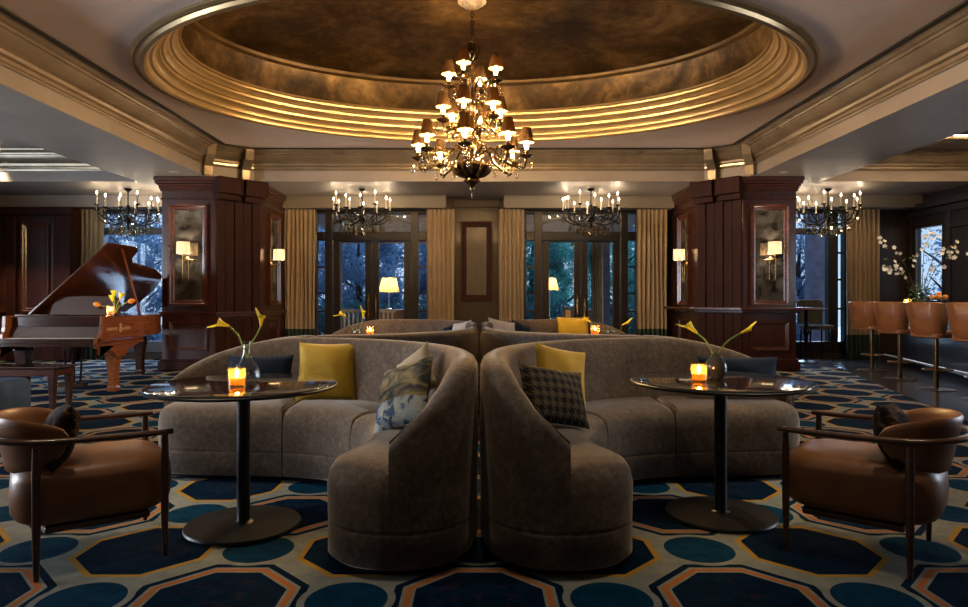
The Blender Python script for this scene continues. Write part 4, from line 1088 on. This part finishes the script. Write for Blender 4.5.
# small bar table and chair beyond the right column
tx, ty = X(806,12.3), 12.3
st = thing('bistro_table', 'small round dark table beyond the right column', 'table', (tx,ty,.007))
MB().lathe([(0,0),(.22,0),(.2,.03),(.06,.06),(.035,.1),(.035,.5),(.07,.6),(.04,.66),(.04,1.0),(0,1.0)], n=20).build('pedestal', M['iron'], st, smooth=35)
MB().lathe([(0,1.0),(.38,1.0),(.39,1.015),(.38,1.03),(0,1.03)], n=36).build('tabletop', M['mahog_dark'], st, smooth=35)
chx, chy = X(822,11.9), 12.75
ch = thing('high_chair', 'dark olive high-backed chair beside the small round table', 'chair', (X(816,12.75),12.75,.007), R_(0))
pad(.5,.46,.06,((.62,.02),(.63,0),(.69,0),(.71,.03))).build('seat', M['green_up'], ch, smooth=True)
MB().rings([[(u, .20+.06*(z-.7), z) for u, z in ((-.24,.72),(.24,.72),(.26,1.16),(.2,1.2),(-.2,1.2),(-.26,1.16))], [(u, .25+.06*(z-.7), z) for u, z in ((-.24,.72),(.24,.72),(.26,1.16),(.2,1.2),(-.2,1.2),(-.26,1.16))]]).build('backrest', M['green_up'], ch, bevel=.015)
for sx_ in (-1,1):
    for sy in (-1,1): MB().tube([(sx_*.22,sy*.2,0),(sx_*.2,sy*.18,.63)], [.014,.02], 8).build('leg', M['iron'], ch)

# ---------------------------------------------------------------- main chandelier
CHX, CHY = X(472,7.7), 7.7
cd = thing('chandelier', 'large tiered antique chandelier with lit shaded lamps under the oval dome', 'chandelier', (CHX,CHY,CAMZ*(1-7.7/7.3)))
cd.scale = (7.7/7.3,)*3
MB().lathe([(0,4.60),(.16,4.60),(.165,4.55),(.15,4.535),(.12,4.525),(.10,4.50),(.05,4.475),(.02,4.46),(0,4.46)], n=32).build('canopy', M['canopy'], cd, smooth=30)
cn = MB()
for k in range(7):
    z = 4.45-k*.048
    pts = [(.017*math.cos(a), 0, z+.030*math.sin(a)) if k % 2 else (0, .017*math.cos(a), z+.030*math.sin(a)) for a in [2*PI*i/12 for i in range(13)]]
    cn.tube(pts, .006, 5)
cn.build('chain', M['chand'], cd, smooth=True)
st_ = [(0,4.12),(.02,4.12),(.02,4.10),(.01,4.09),(.03,4.06),(.055,4.02),(.05,3.96),(.02,3.90),(.035,3.87),(.02,3.84),(.02,3.72),(.05,3.69),(.065,3.63),(.03,3.55),(.025,3.45),(.06,3.42),(.075,3.36),(.05,3.28),(.025,3.22),(.025,3.05),(.06,3.0),(.05,2.9),(.03,2.84),(.03,2.78),(.10,2.76),(.19,2.72),(.20,2.69),(.15,2.64),(.07,2.60),(.05,2.57),(.09,2.55),(.095,2.53),(.05,2.50),(.025,2.47),(.03,2.45),(.012,2.42),(.006,2.36),(0,2.33)]
MB().lathe(st_[::-1], n=24).build('stem', M['chand'], cd, smooth=45)
for k in range(6):
    a = 2*PI*k/6
    MB().tube(spline([(.02*math.cos(a),.02*math.sin(a),4.08),(.075*math.cos(a),.075*math.sin(a),4.04),(.07*math.cos(a),.07*math.sin(a),3.95),(.02*math.cos(a),.02*math.sin(a),3.88)],5), .008, 6).build('scroll', M['chand'], cd, smooth=True)
for k in range(12):
    a = 2*PI*k/12; c, s = math.cos(a), math.sin(a)
    MB().tube(spline([(.05*c,.05*s,2.58),(.17*c,.17*s,2.62),(.22*c,.22*s,2.70),(.20*c,.20*s,2.76)],4), [.02]*4+[.022]*4+[.016]*4+[.006], 5).build('bowl_leaf', M['chand'], cd, smooth=True)
def drop(p, s):
    p = Vector(p); mb = MB().lathe([(0,0),(.012*s,-.02*s),(.020*s,-.06*s),(.010*s,-.085*s),(0,-.09*s)], (p.x,p.y,p.z-.035*s), 6)
    mb.sphere((p.x,p.y,p.z-.018*s), .011*s, 6, 4); return mb
def chand_arm(R, za, zc, s, r0):
    """parts of one lamp arm pointing to +x; za where it leaves the stem, zc height of the drip pan"""
    return dict(
        arm=MB().tube(spline([(r0,0,za),(R*.35,0,za+.10*s),(R*.55,0,za-.03),(R*.78,0,za-.10*s),(R*.95,0,zc-.12*s),(R,0,zc)],6), [.014*s]*30+[.012*s], 7).tube(spline([(R*.62,0,za-.06*s),(R*.72,0,za+.04*s),(R*.84,0,za+.02*s),(R*.80,0,za-.05*s)],5), .010*s, 6),
        cup=MB().lathe([(0,zc-.03*s),(.03*s,zc-.02*s),(.075*s,zc+.005*s),(.078*s,zc+.015*s),(.03*s,zc+.012*s),(.018*s,zc+.03*s),(.018*s,zc+.07*s),(0,zc+.07*s)], (R,0,0), 14),
        bulb=MB().lathe([(0,zc+.07*s),(.018*s,zc+.08*s),(.023*s,zc+.115*s),(.014*s,zc+.165*s),(0,zc+.19*s)], (R,0,0), 8),
        shade=MB().rings([[(R+rr*math.cos(2*PI*k/18), rr*math.sin(2*PI*k/18), z) for k in range(18)] for rr, z in ((.083*s,zc+.150*s),(.048*s,zc+.31*s))], cap0=False, cap1=False),
        lining=MB().rings([[(R+rr*math.cos(2*PI*k/18), rr*math.sin(2*PI*k/18), z) for k in range(18)] for rr, z in ((.080*s,zc+.151*s),(.046*s,zc+.309*s))], cap0=False, cap1=False),
        crystal=drop((R+.07*s,0,zc), 1.3*s), crystal2=drop((R-.07*s,0,zc), 1.3*s), crystal3=drop((R*.55,0,za-.03), 1.3*s))
mats = dict(arm=M['chand'], cup=M['chand'], bulb=M['bulb'], shade=M['shade_dark'], lining=M['shade_gold'], crystal=M['crystal'], crystal2=M['crystal'], crystal3=M['crystal'])
nam = dict(cup='drip_pan', bulb='bulb', shade='shade', lining='shade_lining', crystal='crystal_drop', crystal2='crystal_drop', crystal3='crystal_drop')
LP = 42.0
for R, za, zc, s, n, a0, r0 in ((.61,2.80,2.80,1.02,8,264,.06),(.33,3.33,3.19,1.02,6,15,.05),(.28,3.62,3.62,.98,4,251,.04)):
    if n == 6: za = 3.20
    if n == 4: za = 3.58
    parts = chand_arm(R, za, zc, s, r0); proto = None
    for k in range(n):
        if proto is None:
            am = parts['arm'].build('arm', mats['arm'], cd, smooth=True)
            for kk in nam: parts[kk].build(nam[kk], mats[kk], am, smooth=60)
            l = bpy.data.lights.new('lamp_light', 'POINT'); l.energy = LP; l.color = (1,.62,.27); l.shadow_soft_size = .02
            lo = bpy.data.objects.new('lamp_light', l); COL.objects.link(lo); lo.parent = am; lo.location = (R,0,zc+.12*s)
            proto = am
        else: am = dup(proto, cd)
        am.rotation_euler = (0,0,R_(a0+360/n*k))
# ---------------------------------------------------------------- black candle chandeliers
def candle_chand(label, x, y):
    t = thing('candle_chandelier', label, 'chandelier', (x,y,0), 0, 'black iron candle chandeliers near windows')
    MB().lathe([(0,HB-.001),(.07,HB-.001),(.06,HB-.03),(.02,HB-.05),(.012,HB-.06),(.012,2.98),(.03,2.96),(.045,2.9),(.02,2.84),(.03,2.78),(.07,2.74),(.06,2.68),(.02,2.62),(.03,2.58),(.012,2.54),(0,2.5)][::-1], n=16).build('stem', M['iron'], t, smooth=45)
    proto = None
    for k in range(12):
        if proto is None:
            R = .52; zc = 2.86
            am = MB().tube(spline([(.03,0,2.72),(.16,0,2.62),(.34,0,2.62),(.48,0,2.70),(R,0,zc)],5), .011, 6).tube(spline([(.20,0,2.66),(.30,0,2.80),(.42,0,2.78),(.38,0,2.70)],4), .008, 5)
            am.lathe([(0,zc-.02),(.045,zc),(.05,zc+.012),(.02,zc+.012),(0,zc+.012)], (R,0,0), 10)
            am = am.build('arm', M['iron'], t, smooth=True)
            MB().lathe([(0,zc+.012),(.014,zc+.012),(.014,zc+.19),(0,zc+.19)], (R,0,0), 8).build('candle', M['wax'], am)
            MB().lathe([(0,zc+.19),(.013,zc+.205),(.014,zc+.22),(.006,zc+.245),(0,zc+.255)], (R,0,0), 8).build('bulb', M['candle_bulb'], am, smooth=True)
            for q_ in ((R,0,zc-.02),(.40,0,2.66),(.26,0,2.62),(.14,0,2.60)): drop(q_, 1.7).build('crystal_drop', M['crystal'], am)
            l = bpy.data.lights.new('candle_light', 'POINT'); l.energy = 1.7; l.color = (1,.80,.55); l.shadow_soft_size = .012
            lo = bpy.data.objects.new('candle_light', l); COL.objects.link(lo); lo.parent = am; lo.location = (R,0,zc+.225)
            proto = am
        else: am = dup(proto, t)
        am.rotation_euler = (0,0,R_(30*k+7)); 
        if k % 3 == 1: am.location.z = .07
    return t
c0 = candle_chand('black iron candle chandelier in front of the left french door', X(362,12.15), 12.15)
for lab, px in (('black iron candle chandelier in front of the right french door',591),('black iron candle chandelier above the grand piano lid, left',128),('black iron candle chandelier at right bay window, above bar stools',828)):
    dup_thing(c0, lab, (X(px,12.15),12.15,0), R_(px % 30))
# ---------------------------------------------------------------- terrace and garden
tg = MB().box(-16, 16, YB+.3, 30, -.2, -.02); tg.build('ground', M['terrace'], None, kind='structure')
def tree(label, x, y, h, r, n, mat, seed, group='trees beyond the windows'):
    rg = random.Random(seed)
    t = thing('garden_tree', label, 'tree', (x,y,-.02), 0, group)
    tk = MB().tube([(0,0,0),(.05,0,h*.3),(-.05,.05,h*.6),(.02,0,h*.9)], [.14,.11,.07,.02], 8)
    for k in range(7):
        a = rg.uniform(0,2*PI); z = h*rg.uniform(.2,.7); tk.tube([(0,0,z),(r*.4*math.cos(a), r*.4*math.sin(a), z+.35), (r*.75*math.cos(a), r*.75*math.sin(a), z+.6)], [.05,.03,.012], 5)
    tk.build('trunk', M['bark'], t, smooth=True)
    vs, fs = [], []
    cl = [(Vector((rg.uniform(-.85,.85)*r, rg.uniform(-.85,.85)*r, rg.uniform(.04,1.0)*h)), rg.uniform(.3,.6)) for _ in range(60)]
    for k in range(n*4):
        c, s = cl[rg.randrange(len(cl))]
        p = c+Vector((rg.gauss(0,.42)*s, rg.gauss(0,.42)*s, rg.gauss(0,.32)*s))
        q = math.hypot(p.x, p.y)
        if q > r: f = r*rg.uniform(.75,1)/q; p.x *= f; p.y *= f
        if p.z < .05: p.z = .05+rg.random()*.3
        o = len(vs); vs += leaf_quad(p, rg.uniform(.035,.075), rg); fs.append((o,o+1,o+2,o+3))
    MB().add(vs, fs).build('foliage', mat, t, recalc=False)
    return t
tree('blue-green bushy tree outside left pane of left french door', -3.5, 18.9, 3.5, 1.25, 3600, M['tree2'], 1)
tree('dark tree behind the terrace lamp outside left french door', -.9, 19.2, 3.6, 1.15, 3400, M['tree2'], 2)
tree('dense green tree outside right french door, left side', 1.6, 19.3, 3.5, 1.1, 3400, M['tree1'], 3)
tree('dense dark green tree outside right french door, right side', 4.1, 19.0, 3.6, 1.25, 4000, M['tree1'], 4)
tree('pale leafy tree beyond the window behind the piano lid', -9.7, 18.4, 3.5, 1.6, 3000, M['tree2'], 5)
tree('pale leafy tree beyond right bay window, beside the lilac-grey pier', 8.9, 18.0, 3.3, .85, 1800, M['tree2'], 6)
tree('leafy tree outside the narrow window of the bar wall', 12.6, 17.4, 3.3, .9, 420, M['tree2'], 7)
for i, (x, y, h, r, m, lab) in enumerate(((-2.25,22.5,4.2,1.28,'tree2','navy-green tree standing farthest back outside left french door'),(-4.9,22.0,4.2,1.28,'tree2','farthest tree left of the left french door view'),(.33,22.5,4.2,1.25,'tree1','green tree farthest back at left pane of right french door'),
        (2.9,22.6,4.3,1.28,'tree1','dark green tree farthest back outside right french door'),(5.55,22.2,4.2,1.28,'tree1','farthest tree right of the right french door view'))):
    tree(lab, x, y, h, r, 3000, M[m], 20+i)
hg = thing('hedge', 'low dark hedge closing the terrace behind the lamps', 'hedge', (0,16.9,-.02))
rg = random.Random(9); vs, fs = [], []
for k in range(5200):
    o = len(vs); vs += leaf_quad(Vector((rg.uniform(-6,6), max(-.4,min(.4,rg.gauss(0,.22))), rg.uniform(.02,1.1+.1*math.sin(k)))), rg.uniform(.06,.12), rg); fs.append((o,o+1,o+2,o+3))
MB().add(vs, fs).build('foliage', M['hedge'], hg, recalc=False); hg.children[0]['kind'] = 'stuff'
# exterior piers, awning rail
p = MB().box(X(809,15.6), X(830,15.6), 15.4, 15.8, 0, 3.4).build('terrace_pier', M['ext'], None); tag(p, 'lilac grey rendered pier outside right bay window', 'pier')
p = MB().box(X(575,15.6)+.55, X(575,15.6)+.8, 15.4, 15.6, -.02, 2.9).build('terrace_post', M['ext'], None); tag(p, 'dark grey post outside right pane of right french door', 'post')
for x0, x1, lab in ((-3.7,-.8,'sloping terrace awning outside the left french door'),(.7,3.6,'sloping terrace awning outside the right french door')):
    p = thing('terrace_awning', lab, 'awning', ((x0+x1)/2,15,-.02)); h = (x1-x0)/2
    MB().rings([[(x,YB+.253-15,3.14),(x,1.3,2.82),(x,1.3,2.85),(x,YB+.253-15,3.18)] for x in (-h,h)]).build('canopy', M['ext_pale'], p)
    for x in (-h+.05,h-.05): MB().box(x-.04,x+.04,1.16,1.24,0,2.825).build('post', M['ext'], p)
p = MB().box(-3.7, -.6, 16.31, 16.36, 2.62, 2.86).build('awning_valance', M['ext_pale'], None); tag(p, 'pale awning valance seen atop left french door glass', 'awning')
p = MB().box(-3.7, 3.9, 16.4, 16.5, 2.9, 3.2).build('pergola_beam', M['ext'], None); tag(p, 'grey pergola beam crossing high behind both french doors', 'beam')
def out_lamp(label, px, Y, sh_py, tb_z, sr, base_m):
    x = X(px, Y); t = thing('table_lamp', label, 'lamp', (x, Y, tb_z), 0)
    zt, zb = Z(sh_py[0],Y)-tb_z, Z(sh_py[1],Y)-tb_z
    MB().lathe([(0,0),(.09,0),(.09,.015),(.03,.03),(.016,.06),(.012,zb+.08),(0,zb+.08)], n=16).build('stand', base_m, t, smooth=35)
    rs = []
    for r, z in ((sr,zb),(sr*.68,zt)): rs.append([(r*(1+.03*(k%2))*math.cos(2*PI*k/48), r*(1+.03*(k%2))*math.sin(2*PI*k/48), z) for k in range(48)])
    MB().rings(rs, cap0=False, cap1=False).build('pleated_shade', M['shade_cream'], t)
    MB().sphere((0,0,(zb+zt)/2), .035, 10, 6).build('bulb', M['bulb'], t, smooth=True)
    l = bpy.data.lights.new('lamp_light', 'POINT'); l.energy = 14; l.color = (1,.72,.36); l.shadow_soft_size = .04
    o = bpy.data.objects.new('lamp_light', l); COL.objects.link(o); o.parent = t; o.location = (0,0,(zb+zt)/2)
    return t
YT = 15.2
tb = thing('console_table', 'orange wood console under the terrace lamp, left french door', 'table', (X(398,YT),YT,-.02))
MB().box(-.42,.42,-.2,.2,.94,1.0).build('tabletop', M['wood_orange'], tb, bevel=.008)
MB().box(-.38,.38,-.18,.18,.80,.94).build('apron', M['wood_orange'], tb)
for sx_ in (-1,1):
    for sy in (-1,1): MB().box(sx_*.36-.025, sx_*.36+.025, sy*.15-.025, sy*.15+.025, 0, .80).build('leg', M['wood_orange'], tb)
out_lamp('glowing pleated lamp seen through the left french door', 389, YT, (278,292), .981, .235, M['chrome'])
tb = thing('console_table', 'low dark side table under the terrace lamp, right french door', 'table', (X(547,YT),YT,-.02))
MB().box(-.3,.3,-.2,.2,.72,.76).build('tabletop', M['walnut'], tb, bevel=.008)
for sx_ in (-1,1):
    for sy in (-1,1): MB().box(sx_*.26-.02, sx_*.26+.02, sy*.16-.02, sy*.16+.02, 0, .72).build('leg', M['walnut'], tb)
out_lamp('glowing pleated lamp seen at left pane of right french door', 549.5, YT, (278,290), .741, .21, M['chrome'])
def slat_chair(label, x, y, m, sm):
    t = thing('terrace_chair', label, 'chair', (x,y,-.02), 0)
    MB().box(-.25,.25,-.24,.24,.44,.50).build('seat', sm, t, bevel=.015)
    for k in range(5): MB().box(-.22+.10*k-.018, -.22+.10*k+.022, .19,.22,.50,.94).build('slat', m, t)
    MB().box(-.26,.26,.18,.23,.94,1.01).build('top_rail', m, t, bevel=.008)
    for sx_ in (-1,1):
        for sy in (-1,1): MB().box(sx_*.23-.02, sx_*.23+.02, sy*.21-.02, sy*.21+.02, 0, .44).build('leg', m, t)
    return t
slat_chair('pale slat-back terrace chair at left pane of left french door', X(352,14.6), 14.6, M['pale_slat'], M['red_seat'])
slat_chair('pale slat-back terrace chair before the orange wood console', X(383,14.5), 14.5, M['pale_slat'], M['red_seat'])
slat_chair('rust red terrace chair outside right pane of right french door', X(592,14.8), 14.8, M['wood_orange'], M['red_seat'])
lt = thing('lantern', 'small amber lantern box outside left pane of right french door', 'lantern', (X(568,14.3),14.3,.78))
MB().box(-.10,.10,-.10,.10,0,.02).box(-.10,.10,-.10,.10,.26,.28).box(-.10,-.08,-.10,-.08,.02,.26).box(.08,.10,-.10,-.08,.02,.26).box(-.10,-.08,.08,.10,.02,.26).box(.08,.10,.08,.10,.02,.26).build('frame', M['wood_orange'], lt)
MB().box(-.05,.05,-.05,.05,.02,.2).build('candle', M['amber_wax'], lt)
tb = thing('terrace_table', 'low terrace table carrying the amber lantern', 'table', (X(568,14.3),14.3,-.02))
MB().box(-.3,.3,-.25,.25,.77,.80).build('tabletop', M['walnut'], tb)
for sx_ in (-1,1):
    for sy in (-1,1): MB().box(sx_*.26-.02, sx_*.26+.02, sy*.2-.02, sy*.2+.02, 0, .77).build('leg', M['walnut'], tb)
# pale terrace drapes
def drape(label, x, y, w, z1, m):
    rs = []
    for z in (0.0, z1*.5, z1):
        fr = [(-w/2+w*k/24, .03*math.sin(k*1.3)-.006, z) for k in range(25)]; rs.append(fr+[(p[0],p[1]+.012,z) for p in fr[::-1]])
    o = MB().rings(rs).build('terrace_drape', m, None, smooth=60, loc=(x,y,-.02)); tag(o, label, 'curtain'); return o
drape('pale drape outside the left edge of the left french door', X(338.5,14.4), 14.4, .16, 2.5, M['beige_c'])
drape('pale drape outside right pane of the right french door', X(597,14.4), 14.4, .26, 2.5, M['beige_c'])

# ---------------------------------------------------------------- light
wd = bpy.data.worlds.new('dusk'); sc.world = wd; wd.use_nodes = True
nt = wd.node_tree; bg = nt.nodes['Background']
tc = nt.nodes.new('ShaderNodeTexCoord'); sp = nt.nodes.new('ShaderNodeSeparateXYZ'); nt.links.new(tc.outputs['Generated'], sp.inputs[0])
cr = ramp(nt, sp.outputs[2], [(0,(.42,.54,.69)),(.25,(.31,.45,.68)),(.9,(.14,.24,.50))]); nt.links.new(cr, bg.inputs[0]); bg.inputs[1].default_value = 1.7
def area(name, loc, rot, sx_, sy_, e, col):
    l = bpy.data.lights.new(name, 'AREA'); l.shape = 'RECTANGLE'; l.size = sx_; l.size_y = sy_; l.energy = e; l.color = col
    o = bpy.data.objects.new(name, l); COL.objects.link(o); o.location = loc; o.rotation_euler = rot; return o
# fill lights added outside the unseen side windows
area('window_daylight', (XL-.35,3.9,1.65), (0,R_(-90),0), 2.6, 3.1, 800, (.92,.94,1.0))
area('window_daylight', (XL-.35,8.1,1.65), (0,R_(-90),0), 2.6, 2.9, 190, (.66,.80,1.0))
area('window_daylight', (XR+.35,5.1,1.65), (0,R_(90),0), 2.6, 2.9, 190, (.85,.9,1.0))
s_ = bpy.data.lights.new('dusk_sky_glow', 'SUN'); s_.energy = 14; s_.color = (.50,.70,1.0); s_.angle = R_(50)
so_ = bpy.data.objects.new('dusk_sky_glow', s_); COL.objects.link(so_); so_.rotation_euler = (R_(-57),0,R_(-20)); so_.location = (0,20,9)
def fill_can(x, y, z, e, deg, col=(1,.78,.52), aim=None):  # invented ceiling fitting with a spot, added as fill light
    o = MB().lathe([(.045,-.001),(.075,-.001),(.075,-.008),(.06,-.012),(.045,-.004)], (0,0,0), 20).build('downlight', M['canopy'], None, smooth=35, loc=(x,y,z))
    o.data.materials[0] = M['canopy']; tag(o, 'small round recessed ceiling downlight', 'downlight', 'recessed downlights')
    l = bpy.data.lights.new('downlight_lamp', 'SPOT'); l.energy = e; l.spot_size = R_(deg); l.spot_blend = .8; l.color = col; l.shadow_soft_size = .05
    q = bpy.data.objects.new('downlight_lamp', l); COL.objects.link(q); q.parent = o; q.location = (0,0,-.02)
    if aim:
        d = Vector(aim)-Vector((x,y,z)); q.rotation_euler = d.to_track_quat('-Z','Y').to_euler()
for x, y, e, deg, aim in ((-2.6,2.9,85,50,(-1.0,3.8,.4)),(2.6,2.9,80,50,(1.0,3.8,.4)),(-3.2,4.4,340,50,(-1.4,4.6,.4)),(3.2,4.4,340,50,(1.4,4.6,.4)),(-1.9,2.5,75,34,(-1.75,3.2,.5)),(1.9,2.5,75,34,(1.8,3.2,.5)),(-.95,2.3,70,34,(-.55,3.2,.5)),(.95,2.3,70,34,(.6,3.2,.5))):
    fill_can(x, y, HC, e, deg, aim=aim)
for sx_ in (-1,1):
    fill_can(sx_*4.95, 10.55, HB, 60, 80, aim=(sx_*4.95,10.95,1.5))
    fill_can(sx_*2.2, 12.5, HB, 35, 90, aim=(sx_*2.2,12.9,1.0))
fill_can(-7.2, 8.3, HC, 210, 60, aim=(-5.0,8.6,.8)); fill_can(-8.6, 11.0, HC, 420, 80, aim=(-8.8,12.9,1.8)); fill_can(6.9, 9.0, HC, 90, 80, aim=(6.3,9.5,.5))

cam = bpy.data.cameras.new('camera'); co = bpy.data.objects.new('camera', cam); COL.objects.link(co); sc.camera = co
co.location = (0,0,CAMZ); co.rotation_euler = (PI/2,0,0)
cam.sensor_width = 36; cam.lens = 36*F/968
cam.shift_x = (484-CX)/968; cam.shift_y = (HY-303.5)/968*1
cam.clip_start = .05; cam.clip_end = 200
vs = sc.view_settings; vs.view_transform = 'Standard'; vs.look = 'None'; vs.gamma = 1; vs.use_curve_mapping = False; vs.exposure = 0.0
